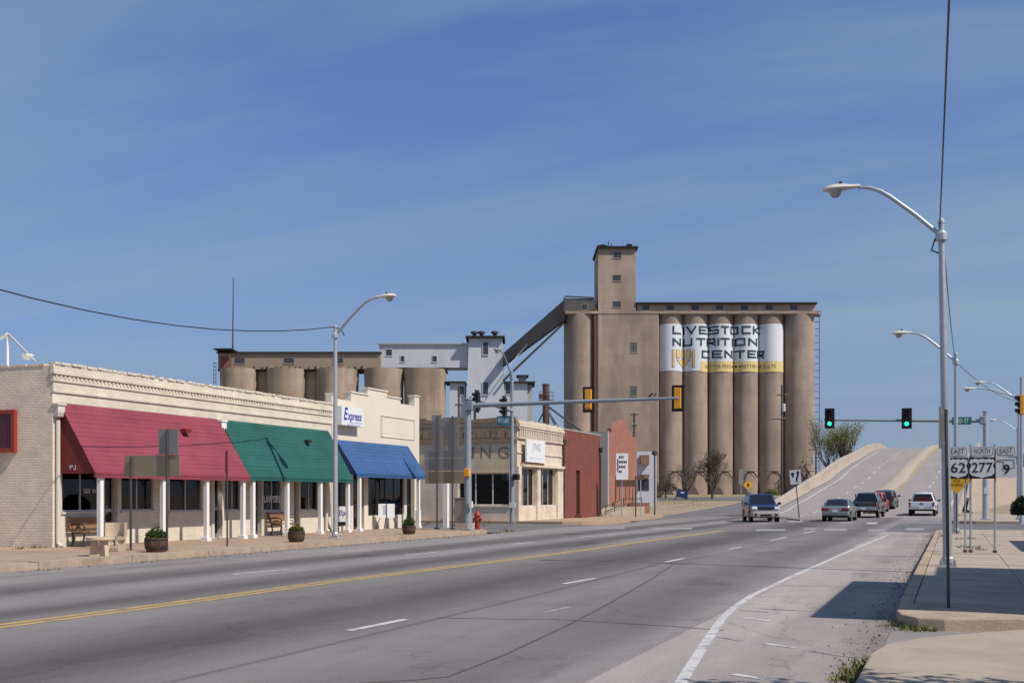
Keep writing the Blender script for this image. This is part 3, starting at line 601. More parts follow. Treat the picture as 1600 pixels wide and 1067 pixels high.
# corbelled cornice: two string courses, a dentil course and a brick coping with its uneven top course
mb = MB().box(XW, XW + .05, y0 - .02, y1, 4.55, 4.62); mb.box(XW - .06, XW + .03, y0 - .004, y1, 4.62, 4.86); mb.box(XW - .06, XW + .07, y0 - .03, y1, 4.86, 4.93); mb.box(XW - .06, XW + .04, y0 - .006, y1, 4.93, 5.06)
mb.box(XW - .06, XW + .10, y0 - .04, y1, 5.06, 5.14); mb.box(XW - .06, XW + .06, y0 - .02, y1, 5.14, 5.34)
mb.build('cornice', M_CREAM_X, shop)
mb = MB()
n = 92
for i in range(n):
    y = y0 + .06 + (y1 - y0 - .1) * i / n; mb.box(XW + .04, XW + .07, y, y + .075, 4.95, 5.04)
mb.build('dentils', M_CREAM_X, shop, kind='stuff')
dm = [MB().box(-.16, .09, -.095, .095, 0, .07).mesh('coping_brick', M_CREAM_X)]
for i in range(72):
    if rnd.random() < .06: continue
    o = bpy.data.objects.new('coping_brick', dm[0]); COL.objects.link(o); o.parent = shop; o.location = (0 + rnd.uniform(-.015, .015), .12 + i * (y1 - y0 - .2) / 71, ZT + .04 + rnd.uniform(-.012, .01)); o.rotation_euler = (0, 0, rnd.uniform(-.03, .03))
mb = MB()
for i in range(24):
    x = XW - .3 - i * .66; mb.box(x - .62, x, y0 - .02, y0 + .25, ZT - .002 + i * .004 + rnd.uniform(0, .02), ZT + .06 + i * .004)
mb.build('side_coping', M_CREAM_Y, shop)
for h in holes:
    if h[2] > .5: window(shop, 'X', XW, h, .06, 1, fmat=M_ALU)
    else: door(shop, h, .14)
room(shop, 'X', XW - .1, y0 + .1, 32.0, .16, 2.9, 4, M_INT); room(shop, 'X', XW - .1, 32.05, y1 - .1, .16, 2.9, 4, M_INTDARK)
mb = MB()
for y, w, h in ((25.4, .5, 1.3), (26.1, .4, 1.0), (27.9, .7, 1.2), (30.2, .9, 1.25), (31.0, .3, 1.6), (33.1, .5, 1.35), (35.6, .6, 1.5), (38.2, .9, 1.2)):
    mb.box(XW - 1.6, XW - 1.1, y - w/2, y + w/2, .16, h)
mb.build('indoor_furniture', M_DARK, shop)
M_BLIND = mat('pale_blind', (.50, .44, .36), .9, var=.12)
for a, b, p, q in ((25.1, 25.85, 1.55, 2.44), (27.55, 28.0, 1.16, 2.44), (28.5, 28.95, 1.16, 2.44), (29.85, 30.5, 1.12, 2.44), (30.95, 31.3, 1.12, 2.44), (32.85, 33.2, 1.6, 2.44), (35.15, 36.2, 2.05, 2.44), (38.0, 38.4, 1.1, 2.44)):
    n_ = int((b - a) / .09)
    for i in range(n_): MB().box(XW - .34 - .02 * (i % 2), XW - .32 - .02 * (i % 2), a + i * .09, a + i * .09 + .075, p, q).build('blind_slat', M_BLIND, shop)
for y, z, w, h in ((26.35, 1.4, .22, .3), (28.2, 1.7, .3, .22), (31.1, 1.35, .24, .32), (33.4, 1.9, .3, .2), (37.9, 1.8, .2, .12), (38.55, 1.8, .2, .12)): MB().box(XW - .075, XW - .07, y - w/2, y + w/2, z, z + h).build('window_poster', M_SIGNWHITE, shop)
for y0_, y1_ in ((29.28, 29.6), (31.95, 32.08), (34.28, 34.5), (36.62, 37.05)): MB().box(XW + .002, XW + .06, y0_, y1_, .15, 2.5).build('pilaster', M_TRIM, shop)
mb = MB()
for h in holes:
    if h[2] > .5: mb.box(XW - .02, XW + .05, h[0] - .03, h[1] + .03, h[2] - .06, h[2] + .002)
mb.build('window_sills', M_TRIM, shop)
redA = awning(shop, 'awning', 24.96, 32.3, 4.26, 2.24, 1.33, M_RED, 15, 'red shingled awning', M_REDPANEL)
grnA = awning(shop, 'awning', 32.5, 39.6, 4.26, 2.26, 1.2, M_GREEN, 15, 'green shingled awning')
for y in (25.25, 27.95, 30.1, 32.1): post(shop, -22.5, y, .15, 2.2)
for y in (32.85, 35.0, 37.3, 39.4): post(shop, -22.62, y, .15, 2.22)
downspout(shop, XW + .08, 24.82, 3.75, M_TRIM); downspout(shop, XW + .1, 32.4, 3.75, M_WHITE, 3.2); downspout(shop, XW + .1, 38.95, 2.4, M_TRIM, head=False); downspout(shop, XW + .1, 39.4, 2.4, M_TRIM, head=False)
p = aX(426, 780, XW - .08); place_text(text_mb('LAWYERS', .34, 1.05, bold=.008), (XW - .03, 35.70, p.z), 'X').build('window_lettering', M_SIGNWHITE, shop)
place_text(text_mb('500 W', .2, .55), (XW - .03, 26.2, 1.75), 'X').build('window_lettering', M_SIGNWHITE, shop)
place_text(text_mb('P.J', .16, .22), (-23.2, 24.94, 2.42), 'Y').build('awning_lettering', M_SIGNWHITE, shop)
MB().box(XW + .4, XW + .62, 29.8, 30.1, 3.66, 3.78).build('awning_vent', M_REDPANEL, redA, org=world_loc(shop))
MB().box(XW + .38, XW + .56, 37.3, 37.55, 3.66, 3.78).build('awning_vent', M_DARK, grnA, org=world_loc(shop))
# red framed sign on the side wall
rs = thing('wall_sign', 'dark maroon sign in a thick red frame on the pale side wall', 'sign', (-26.2, y0, 2.95))
p0, p1 = aY(27, 640, y0), aY(-70, 708, y0)
mb = MB().box(p1.x, p0.x, y0 - .12, y0 - .002, p0.z - .12, p0.z); mb.box(p1.x, p0.x, y0 - .12, y0 - .002, p1.z, p1.z + .12); mb.box(p0.x - .12, p0.x, y0 - .12, y0 - .002, p1.z + .12, p0.z - .12); mb.box(p1.x, p1.x + .12, y0 - .12, y0 - .002, p1.z + .12, p0.z - .12)
mb.build('frame', mat('red_sign_frame', (.30, .035, .025), .5, var=.08), rs)
MB().box(p1.x + .12, p0.x - .12, y0 - .08, y0 - .01, p1.z + .12, p0.z - .12).build('sign_panel', mat('maroon_sign', (.085, .018, .03), .25, var=.2), rs)
# roof frame seen over the side wall
rf = thing('roof_frame', 'white metal triangular frame standing on the flat roof of the cream shop', 'roof frame', (-30.2, 30, 4.7))
def at30(x, y): q = aY(x, y, 30); return (q.x, q.y, q.z)
mb = MB().tube([at30(-12, 536), at30(12, 522)], .06, 6); mb.tube([at30(12, 523), at30(12, 575)], .045, 6); mb.build('leg', M_WHITE, rf)
MB().tube([at30(13, 522), at30(56, 566)], .05, 6).build('leg', M_GALV, rf)
q = at30(43, 558); MB().lathe([(0, 0), (.12, .03), (.2, .14), (.22, .2), (.0, .06)], 12, (q[0], q[1], q[2] - .1)).build('lamp', M_WHITE, rf)

# ------------------------------------------------------------------ blue-awning shop with the stepped parapet
b0, b1 = 39.98, 48.05
bs = thing('stucco_shop', 'cream stucco shop with stepped parapet and a bright blue awning', 'shop', (XW, b0, 0))
holes = [(40.15, 41.5, .35, 2.62), (41.75, 42.7, .17, 2.62), (43.05, 46.5, .75, 2.62), (46.75, 47.55, .2, 2.62)]
mb = wall_open(MB(), 'X', XW, b0, b1, 0, 5.3, holes, .2)
prof = [(b0, 5.3), (b0, 5.78), (40.35, 5.78), (40.35, 5.62), (41.55, 5.62), (41.55, 5.98), (43.0, 5.98), (43.0, 6.26), (44.8, 6.28), (44.8, 6.05), (46.1, 6.07), (46.1, 5.86), (47.55, 5.86), (47.55, 6.32), (b1, 6.32), (b1, 5.3)]
mb.prism([(XW - .3, a, z) for a, z in prof], (.3, 0, 0)); mb.build('street_wall', M_STUCCO, bs)
mb = MB(); mb.quad((-38, b0, 4.6), (XW - .3, b0, 4.6), (XW - .3, b0, 5.5), (-38, b0, 5.5)); shell(mb, -38, XW - .01, b0, b1, 5.3, 4.7); mb.box(-38, XW - .31, b1 - .3, b1 - .003, 5.3, 5.75)
mb.build('side_wall', M_CREAM_Y, bs)
for a, b, z in ((41.5, 43.05, 5.98), (42.95, 44.85, 6.27), (44.75, 46.15, 6.06), (b0, 40.4, 5.78), (47.5, b1 + .03, 6.32)):
    MB().box(XW - .34, XW + .04, a, b, z, z + .06).build('coping', M_STUCCO, bs)
mb = MB()
for (a, b, z, z2) in ((44.2, 47.5, 5.17, 5.2), (44.2, 47.5, 4.24, 4.27)): mb.box(XW + .002, XW + .03, a, b, z, z2)
for a in (44.15, 44.28, 47.48): mb.box(XW + .002, XW + .03, a, a + .03, 4.24, 5.2)
mb.build('panel_moulding', M_TRIM, bs)
for h in holes:
    if h[2] > .3: window(bs, 'X', XW, h, .12, 3 if h[1] - h[0] > 2 else 1, pane=M_PANE_DK, fmat=M_DARK, name='shop_window')
    else: door(bs, h, .18, M_DARK)
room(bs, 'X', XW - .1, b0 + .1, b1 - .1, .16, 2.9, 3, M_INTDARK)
for i in range(9):
    y = 43.2 + i * .38; MB().box(XW - .5, XW - .46, y, y + rnd.uniform(.12, .22), .8, 2.6).build('curtain', [M_INT, mat('mauve_curtain', (.22, .13, .12), .9, var=.2)][i % 2], bs)
ba = awning(bs, 'awning', 40.3, 46.75, 3.93, 2.5, 1.02, M_BLUE, 10, None)
for y in (40.62, 46.1): post(bs, -22.78, y, .15, 2.5)
MB().box(XW + .002, XW + .1, 47.6, b1 - .01, .15, .95).build('pier_base', M_WHITE, bs)
xs = thing('wall_sign', 'white box sign with blue italic lettering on the stepped parapet above the blue awning', 'sign', (XW, 41.6, 4.8))
pa, pb = aX(534, 634, XW + .35), aX(568, 668, XW + .35)
MB().box(XW + .12, XW + .35, pa.y, pb.y, pb.z + .02, pa.z).build('sign_box', M_SIGNWHITE, xs)
mb = MB().tube([(XW, pa.y + .3, pa.z - .4), (XW + .2, pa.y + .3, pa.z - .4)], .03, 6); mb.tube([(XW, pb.y - .3, pa.z - .4), (XW + .2, pb.y - .3, pa.z - .4)], .03, 6); mb.build('bracket', M_DARK, xs)
yc, zc = (pa.y + pb.y) / 2, (pa.z + pb.z) / 2
tm = text_mb('xpress', .5, (pb.y - pa.y) * .66, shear=.25, bold=.012); place_text(tm, (XW + .352, yc + .14, zc + .02), 'X').build('lettering', M_INKBLUE, xs)
tm = text_mb('E', .72, .34, shear=.25, bold=.02); place_text(tm, (XW + .352, pa.y + .28, zc + .07), 'X').build('lettering', M_INKBLUE, xs)
mb = MB().box(XW + .35, XW + .353, pa.y + .6, pb.y - .1, zc - .25, zc - .22)
for i in range(13): mb.box(XW + .35, XW + .353, pa.y + .45 + i * .085, pa.y + .5 + i * .085, zc - .37, zc - .31)
mb.build('small_print', mat('pale_blue_ink', (.25, .28, .5), .7), xs)

# ------------------------------------------------------------------ corner building across the side street: tan side wall with ghost letters, cream front
c0, c1 = 60.92, 68.95
cbd = thing('corner_building', 'weathered corner building with tan stucco side, faded letters and a cream cornice front', 'building', (XW, c0, 0))
def xi(x): return aY(x, 700, c0).x
wh = [(xi(716), xi(796), 1.06, 2.98)]
mb = wall_open(MB(), 'Y', c0, -46, XW - .003, 0, 6.0, wh, .22)
mb.quad((-46, 69, 0), (XW, 69, 0), (XW, 69, 5.6), (-46, 69, 5.6)); mb.quad((-46, c0, 5.3), (XW, c0, 5.3), (XW, 69, 5.3), (-46, 69, 5.3))
mb.build('side_wall', M_TAN_Y, cbd)
M_BAND = mat('brown_stone_band', (.28, .19, .125), .9, var=.35, scale=2.5, bump=.4, bscale=8, dirt=(.40, .31, .22), dirt_amt=.6, dirt_scale=1.1)
mb = MB()
for z, h, d in ((4.78, .14, .12), (5.6, .1, .08), (5.95, .12, .14)): mb.box(-46, XW, c0 - d, c0 - .002, z, z + h)
mb.build('cornice_bands', M_BAND, cbd)
mb = MB(); x = -45.8
while x < XW - .5:
    w = rnd.uniform(.25, .5); mb.box(x, x + w, c0 - .07 - rnd.uniform(0, .05), c0 - .002, 5.02 + rnd.uniform(0, .06), 5.5 - rnd.uniform(0, .08)); x += w + .05
mb.build('stone_frieze', M_BAND, cbd, kind='stuff')
mb = MB(); x = -46
while x < XW - .4:
    w = rnd.uniform(.4, .9); mb.box(x, x + w, c0 - .1, c0 + .25, 6.0, 6.07 + rnd.uniform(.0, .2)); x += w + .02
mb.build('broken_parapet', M_BAND, cbd)
fp = [(-46, 0), (wh[0][0], 0), (wh[0][0], 1.05)]
M_LOWER = mat('grey_tan_dado', (.68, .56, .45), .9, var=.1, scale=.8, bump=.2, dirt=(.24, .18, .13), dirt_amt=.45, dirt_scale=.6)
mb = wall_open(MB(), 'Y', c0 - .03, -46, XW, 0, 2.72, [(wh[0][0] - .02, wh[0][1] + .02, 1.04, 3)], .03); mb.quad((-46, c0 - .03, 2.72), (XW, c0 - .03, 2.72), (XW, c0 - .001, 2.72), (-46, c0 - .001, 2.72)); mb.build('dado', M_LOWER, cbd)
window(cbd, 'Y', c0, wh[0], .12, 2, pane=M_PANE_DK, fmat=M_TRIM, fw=.07)
mb = MB(); mb.box(wh[0][0] - .1, wh[0][1] + .1, c0 - .1, c0 + .1, .96, 1.05); mb.build('window_sill', M_LOWER, cbd)
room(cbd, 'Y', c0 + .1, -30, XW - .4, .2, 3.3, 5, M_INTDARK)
for ch, x, w in (('I', 739, .15), ('N', 759, .66), ('G', 787, .72)):
    tm = text_mb(ch, .98, w, bold=0); place_text(tm, (xi(x), c0 - .004, aY(x, 708, c0).z), 'Y').build('ghost_letter', M_GHOST, cbd)
# cream front
fh = [(61.45, 64.05, 1.0, 3.3), (64.75, 67.75, 1.0, 3.35), (61.3, 61.44, .2, 3.3)]
mb = wall_open(MB(), 'X', XW, c0, c1, 0, 5.2, fh[:2], .3); mb.box(XW - .3, XW, c0 + .005, c1, 5.2, 5.85); mb.build('street_wall', M_CORNERCREAM, cbd)
mb = MB().box(XW + .002, XW + .16, c0 - .05, c1, 5.55, 5.68); mb.box(XW + .002, XW + .22, c0 - .08, c1, 5.68, 5.82); mb.box(XW - .3, XW + .14, c0 - .012, c1, 5.85, 5.98); mb.box(XW + .002, XW + .12, c0, c1, 4.98, 5.06); mb.box(XW + .002, XW + .06, c0, c1, 4.12, 4.2)
mb.box(XW + .002, XW + .25, 61.4, c1 - .1, 3.36, 3.52)
mb.build('cornice', M_CORNERCREAM, cbd)
dmesh = MB().box(0, .13, -.07, .07, 0, .46).mesh('corbel', M_CORNERCREAM)
for i in range(26):
    o = bpy.data.objects.new('corbel', dmesh); COL.objects.link(o); o.parent = cbd; o.location = (.003, .25 + i * .3, 5.07)
for i in range(22):
    w = rnd.uniform(.25, .38); o = MB().box(XW - .3, XW + .1, c0 + i * .36, c0 + i * .36 + w, 5.98, 6.02 + rnd.uniform(0, .12)).build('coping_brick', M_CORNERCREAM, cbd)
for h in fh[:2]: window(cbd, 'X', XW, h, .2, 2, pane=M_PANE, fmat=M_TRIM, rows=0, name='shop_window')
room(cbd, 'X', XW - .2, c0 + .4, c1 - .2, .2, 3.6, 4, mat('bare_room', (.22, .205, .185), .9, var=.3))
for a, b in ((c0 + .003, 61.4), (64.1, 64.7), (67.85, c1 - .003)): MB().box(XW + .002, XW + .1, a, b, .15, 3.35).build('pilaster', M_CORNERCREAM, cbd)
mb = MB()
for y, z0_, z1_, w in ((65.0, 1.05, 3.2, .25), (65.5, 1.0, 2.4, .5), (66.6, 1.2, 3.0, .6), (62.4, 1.3, 3.2, .4), (63.4, 1.0, 2.6, .3), (67.3, 1.0, 2.9, .3)): mb.box(XW - 1.4, XW - 1.35, y, y + w, z0_, z1_)
mb.build('indoor_boards', M_GREYWALL, cbd)
sg = thing('wall_sign', 'white faded sign panel hung on the cream corner front above its windows', 'sign', (XW, 61.6, 3.6))
MB().box(XW + .26, XW + .36, 61.55, 64.75, 3.62, 4.95).build('sign_panel', M_SIGNWHITE, sg)
MB().box(XW + .02, XW + .28, 61.45, 64.85, 3.5, 3.6).build('ledge', mat('rusty_ledge', (.30, .19, .12), .9, var=.3), sg)
tm = text_mb('JTWG', .62, 1.5, shear=.2); place_text(tm, (XW + .362, 63.2, 4.5), 'X').build('lettering', mat('faded_ink', (.28, .30, .33), .8), sg)
mb = MB()
for i in range(10): mb.box(XW + .361, XW + .363, 62.0 + i * .23, 62.14 + i * .23, 3.83, 3.9)
mb.build('small_print', mat('faded_ink_small', (.45, .47, .5), .8), sg)

# ------------------------------------------------------------------ red brick building
r0, r1 = 68.98, 77.45
rb = thing('brick_building', 'plain red brick building with one narrow dark doorway beside the cream corner front', 'building', (XW, r0, 0))
rh = [(71.95, 72.75, .3, 3.35)]
mb = wall_open(MB(), 'X', XW, r0, r1, 0, 5.95, rh, .25); mb.quad((-40, r0, 5.2), (XW, r0, 5.2), (XW, r1, 5.2), (-40, r1, 5.2)); mb.quad((-40, r0, 4), (XW, r0, 4), (XW, r0, 5.95), (-40, r0, 5.95)); mb.quad((-40, r1, 0), (XW, r1, 0), (XW, r1, 5.95), (-40, r1, 5.95)); mb.build('wall', M_BRICKRED, rb)
MB().box(XW - .3, XW + .03, r0, r1, 5.952, 6.03).build('coping', M_GREYWALL, rb)
mb = MB().box(XW - .24, XW - .19, 71.95, 72.75, .3, 3.35); mb.build('door', mat('dark_red_door', (.03, .012, .01), .6, var=.15), rb)
MB().box(XW + .002, XW + .5, 71.6, 73.3, .15, .3).build('step', M_BRICKRED, rb)
downspout(rb, XW + .1, 69.15, 4.8, M_DARKPOST); downspout(rb, XW + .1, 77.2, 4.6, M_DARKPOST)

# ------------------------------------------------------------------ pink brick gabled building with its ramp
XP = -25.5; g0, g1 = 85.4, 94.1
pk = thing('gabled_building', 'pink brick building with stepped gable front and a grey rendered side wall', 'building', (XP, g0, 0))
ph = [(87.4, 87.75, 1.2, 3.2), (88.6, 88.85, 1.2, 2.6), (90.5, 90.75, 1.2, 2.6), (91.6, 91.85, 1.2, 2.6), (92.6, 92.85, 1.2, 2.6)]
mb = wall_open(MB(), 'X', XP, g0 + .3, g1, 0, 6.0, ph, .15)
mb.prism([(XP - .35, a, z) for a, z in ((g0 + .3, 6.0), (g0 + .3, 6.7), (86.4, 6.7), (86.4, 7.05), (87.3, 7.05), (88.3, 7.75), (90.4, 7.95), (91.6, 7.1), (92.6, 7.1), (92.6, 6.65), (g1, 6.65), (g1, 6.0))], (.35, 0, 0)); mb.build('street_wall', M_PINK, pk)
mb = MB(); 
for h in ph: mb.box(XP - .16, XP - .12, h[0], h[1], h[2], h[3])
mb.build('slit_window', M_GLASSDK, pk)
MB().box(-40, XP, g0, g0 + .3, 0, 6.75).build('side_wall', M_GREYWALL, pk)
mb = MB().quad((-40, g0, 5.8), (XP - .35, g0, 5.8), (XP - .35, g1, 5.8), (-40, g1, 5.8)); mb.quad((-40, g1, 0), (XP, g1, 0), (XP, g1, 6), (-40, g1, 6)); mb.build('roof', M_ROOFEDGE, pk)
rp = thing('access_ramp', 'pale concrete ramp with dark pipe railing in front of the pink gabled building', 'ramp', (-23.5, 84, 0))
mb = MB().prism([(XP + .1, 79.5, .15), (XP + .1, 84.5, .75), (XP + .1, 90, .75), (XP + .1, 90, .1), (XP + .1, 79.5, .1)], (1.7, 0, 0)); mb.build('ramp_slab', M_CURB, rp)
mb = MB()
for z in (.55, .95): mb.tube([(-23.95, 79.6, z - .1), (-23.95, 84.5, z + .45), (-23.95, 90, z + .45)], .035, 6)
for y, zb_ in ((79.7, .15), (82, .4), (84.5, .7), (87, .7), (89.9, .7)): mb.tube([(-23.95, y, zb_), (-23.95, y, zb_ + .78)], .035, 6)
mb.build('railing', M_DARKPOST, rp)
la, lb_ = aT(984, 785, 94), aT(1015, 785, 94)
lw = tag(MB().prism([(la.x, la.y, 0), (lb_.x, lb_.y, 0), (lb_.x - .8, lb_.y + 2.2, 0), (la.x - .8, la.y + 2.2, 0)], (0, 0, 1.05)).build('low_wall', M_PINK), 'low red brick planter wall beside the ramp of the pink building', 'wall')
# white shed with window units
wsd = thing('white_building', 'small white building with brown air conditioner hoods at the foot of the tall silos', 'building', tuple(aT(1010, 775, 125)))
wsd.location.z = T(118)
def P125(x, y): return aT(x, y, 125)
wsd.rotation_euler = (0, 0, PSI); k125 = 125 / F; wz = wsd.location.z
def wx(x): return (x - 1010) * k125
def wzz(y): return EYE + (775 - y) * k125 - wz
MB().box(wx(985), wx(1026), 0, 6, -.3, wzz(705)).build('wall', M_WHITE_ROUGH, wsd, org=LOC)
for (xa, xb, ya, yb) in ((1000, 1013, 711, 726), (1001, 1013, 741, 747)): MB().box(wx(xa), wx(xb), -.9, -.01, wzz(yb), wzz(ya)).build('air_conditioner', mat('brown_metal', (.22, .13, .09), .7, var=.2), wsd, org=LOC)
MB().box(wx(997), wx(1014), -.05, -.01, wzz(766), wzz(748)).build('doorway', M_GLASSDK, wsd, org=LOC)
# ------------------------------------------------------------------ grain elevators (each built in its own axes: u right, v away, z up)
def clip(poly, a, s):
    """keep the part of a convex polygon with s*(u-a) >= 0"""
    out = []
    for i in range(len(poly)):
        p, q = poly[i], poly[(i + 1) % len(poly)]; dp, dq = s * (p[0] - a), s * (q[0] - a)
        if dp >= 0: out.append(p)
        if (dp > 0 > dq) or (dp < 0 < dq):
            t = dp / (dp - dq); out.append((p[0] + (q[0] - p[0]) * t, p[1] + (q[1] - p[1]) * t))
    return out
def wrap(mb, poly, vf, off, step=.3):
    a0, a1 = min(p[0] for p in poly), max(p[0] for p in poly); a = math.floor(a0 / step) * step
    while a < a1:
        q = clip(clip(poly, a, 1), a + step, -1)
        if len(q) > 2: mb.add([(u, vf(u) - off, z) for u, z in q], [tuple(range(len(q)))])
        a += step
GLY = {'L': [[(0,1),(0,0),(1,0)]], 'I': [[(.5,1),(.5,0)]], 'V': [[(0,1),(.5,0),(1,1)]], 'E': [[(1,1),(0,1),(0,0),(1,0)],[(0,.5),(.85,.5)]], 'S': [[(1,1),(0,1),(0,.5),(1,.5),(1,0),(0,0)]],
       'T': [[(0,1),(1,1)],[(.5,1),(.5,0)]], 'O': [[(0,0),(0,1),(1,1),(1,0),(0,0)]], 'C': [[(1,1),(0,1),(0,0),(1,0)]], 'K': [[(0,1),(0,0)],[(1,1),(.1,.5),(1,0)]],
       'N': [[(0,0),(0,1),(1,0),(1,1)]], 'U': [[(0,1),(0,0),(1,0),(1,1)]], 'R': [[(0,0),(0,1),(1,1),(1,.45),(0,.45)],[(.45,.45),(1,0)]]}
def strokes(mb, ch, u0, u1, z0, z1, w, vf, off):
    for pl in GLY[ch]:
        P = [(u0 + w/2 + p[0] * (u1 - u0 - w), z0 + w/2 + p[1] * (z1 - z0 - w)) for p in pl]
        if ch == 'I': P = [((u0 + u1)/2, p[1]) for p in P]
        for i in range(len(P) - 1):
            a, b = Vector(P[i]), Vector(P[i+1]); d = (b - a).normalized(); n = Vector((-d.y, d.x)) * w / 2; a = a - d * w / 2; b = b + d * w / 2
            wrap(mb, [(a + n)[:], (b + n)[:], (b - n)[:], (a - n)[:]], vf, off)
class Loc:
    def __init__(s, xc, t): s.k = t / F; s.xc = xc; p = aT(xc, 775, t); s.tz = T(p.y) - .1; s.loc = (p.x, p.y, s.tz)
    def u(s, x): return (x - s.xc) * s.k
    def z(s, y): return EYE + (775 - y) * s.k - s.tz
def silo(parent, cu, cv, r, h, m, flare=1.0, n=36):
    return MB().lathe([(r, -1.5), (r, h - 3.2), (r * (1 + flare * .025), h - 1.2), (r * (1 + flare * .035), h)], n, (cu, cv, 0)).build('silo', m, parent, smooth=40, org=LOC)
def far_window(parent, u0, u1, v, z0, z1, m=None, fm=None):
    w = MB().box(u0 - .12, u1 + .12, v - .10, v - .002, z0 - .14, z0); w.box(u0 - .12, u1 + .12, v - .06, v - .002, z1, z1 + .1); w.box(u0 - .1, u0, v - .05, v - .002, z0, z1); w.box(u1, u1 + .1, v - .05, v - .002, z0, z1)
    o = w.build('window', fm or M_SILO, parent, org=LOC)
    MB().box(u0, u1, v - .03, v - .004, z0, z1).build('pane', m or M_GLASSDK, o, org=LOC)
    b = MB(); c = (u0 + u1) / 2; b.box(c - .04, c + .04, v - .045, v - .031, z0, z1); b.box(u0, u1, v - .044, v - .032, (z0+z1)/2 - .04, (z0+z1)/2 + .04); b.build('glazing_bar', M_DARKPOST, o, org=LOC)
R = Loc(1080, 210)
el = thing('grain_elevator', 'tall tan concrete grain elevator with a painted livestock billboard on its silos', 'grain elevator', R.loc, PSI)
p = 39.6 * R.k; rs_ = p * .512; edges = [1030 + 39.6 * i for i in range(6)]; cus = [R.u((edges[i] + edges[i+1]) / 2) for i in range(5)]
zt = R.z(490)
for c in cus: silo(el, c, rs_, rs_, zt, M_SILO, 0)
ru = (1278 - 1228) * R.k / 2; silo(el, R.u(1253), ru - .3, ru, zt, M_SILO, 0); silo(el, R.u(907), ru - .3, ru, zt, M_SILO, 0)
for c in cus + [R.u(1253)]: silo(el, c, rs_ + 6.5, rs_, zt, M_SILO, 0, 20)
hb = MB().box(R.u(933), R.u(1029.5), -.15, 9, -1.5, R.z(488)); hb.build('work_house', M_SILO, el, org=LOC, bevel=.25)
MB().box(R.u(928), R.u(932.6), -.1, .9, -1.5, R.z(482)).build('leg_casing', M_RUST, el, org=LOC)
MB().box(R.u(996), R.u(1275), .6, 8.6, zt, R.z(475)).build('gallery', M_SILO, el, org=LOC)
MB().box(R.u(994), R.u(1277), .0, 9.2, R.z(475), R.z(472)).build('gallery_roof', M_ROOFEDGE, el, org=LOC)
MB().box(R.u(883), R.u(1280), -.25, 9.5, zt - .05, zt + .45).build('silo_deck', M_SILO, el, org=LOC)
tw = MB().box(R.u(935), R.u(994), .3, 10.5, zt + .44, R.z(388)); tw.build('tower', M_SILO, el, org=LOC)
MB().box(R.u(932.5), R.u(997), -.3, 11.2, R.z(388), R.z(385)).build('tower_roof', M_ROOFEDGE, el, org=LOC)
mb = MB(); mb.lathe([(.8, 0), (.8, .6), (1.1, .7), (.0, 1.1)], 12, (R.u(943), 3, R.z(385))); mb.lathe([(.5, 0), (.5, .6), (.7, .7), (0, 1)], 12, (R.u(985), 2, R.z(385))); mb.box(R.u(951), R.u(961), 2, 3, R.z(385), R.z(383)); mb.build('roof_vent', M_DARKPOST, el, org=LOC)
mb = MB()
for x, y in ((952, 373), (957, 376), (975, 380), (992, 384)): mb.tube([(R.u(x), 2, R.z(385)), (R.u(x), 2, R.z(y))], .09, 5)
mb.build('antenna', M_DARKPOST, el, org=LOC)
hd = MB().box(R.u(882), R.u(929), .2, 7, zt + .46, R.z(466)); hd.build('head_house', mat('dark_corrugated', (.10, .095, .09), .7, metal=.2, var=.15, scale=.6), el, org=LOC)
MB().tube([(R.u(881), .1, R.z(467)), (R.u(884), .1, R.z(463)), (R.u(928), .1, R.z(465))], .14, 6).build('roof_pipe', M_DARKPOST, el, org=LOC)
far_window(el, R.u(909), R.u(918), .2, R.z(484), R.z(475))
for x, y in ((965, 398), (964, 434), (964, 475)): far_window(el, R.u(x - 6), R.u(x + 6), .3, R.z(y + 4.5), R.z(y - 4.5))
for x, y in ((990, 543), (990, 611)): far_window(el, R.u(x - 5), R.u(x + 5), -.15, R.z(y + 7.5), R.z(y - 7.5), mat('green_grey_glass', (.10, .115, .105), .35, var=.2))
for i in range(7):
    x = 1010 + i * 38.6; far_window(el, R.u(x - 6), R.u(x + 5.5), .6, R.z(484.5), R.z(476.5))
mb = MB()
for x in (1278.5, 1287): mb.tube([(R.u(x), 3, -1), (R.u(x), 3, R.z(486))], .07, 5)
y = 488
while y < 770: mb.box(R.u(1278.5), R.u(1287), 2.95, 3.05, R.z(y) - .06, R.z(y) + .06); y += 11
mb.box(R.u(1273), R.u(1288), 2, 4, R.z(490), R.z(489)); mb.tube([(R.u(1287.5), 2, R.z(489)), (R.u(1287.5), 2, R.z(483)), (R.u(1274), 2, R.z(483))], .06, 5)
mb.build('ladder', mat('purple_grey_steel', (.14, .10, .15), .6, metal=.3), el, org=LOC)
def vf(u):
    best = 50
    for c in cus:
        d = rs_ * rs_ - (u - c) ** 2
        if d > 0: best = min(best, rs_ - math.sqrt(d))
    return min(best, 2.0)
def bx_(x): return R.u(1020 + x / 7.273)
def bz(y): return R.z(480 + y / 7.275)
mb = MB(); wrap(mb, [(bx_(82), bz(722)), (bx_(1510), bz(722)), (bx_(1510), bz(187)), (bx_(82), bz(187))], vf, .05, .1); mb.build('painted_billboard', M_BILLWHITE, el, org=LOC, smooth=30)
mb = MB(); wrap(mb, [(bx_(545), bz(733)), (bx_(1510), bz(733)), (bx_(1510), bz(612)), (bx_(545), bz(612))], vf, .09, .1); mb.build('painted_band', M_BILLYEL, el, org=LOC, smooth=30)
sw_ = 19 / 7.275 * R.k
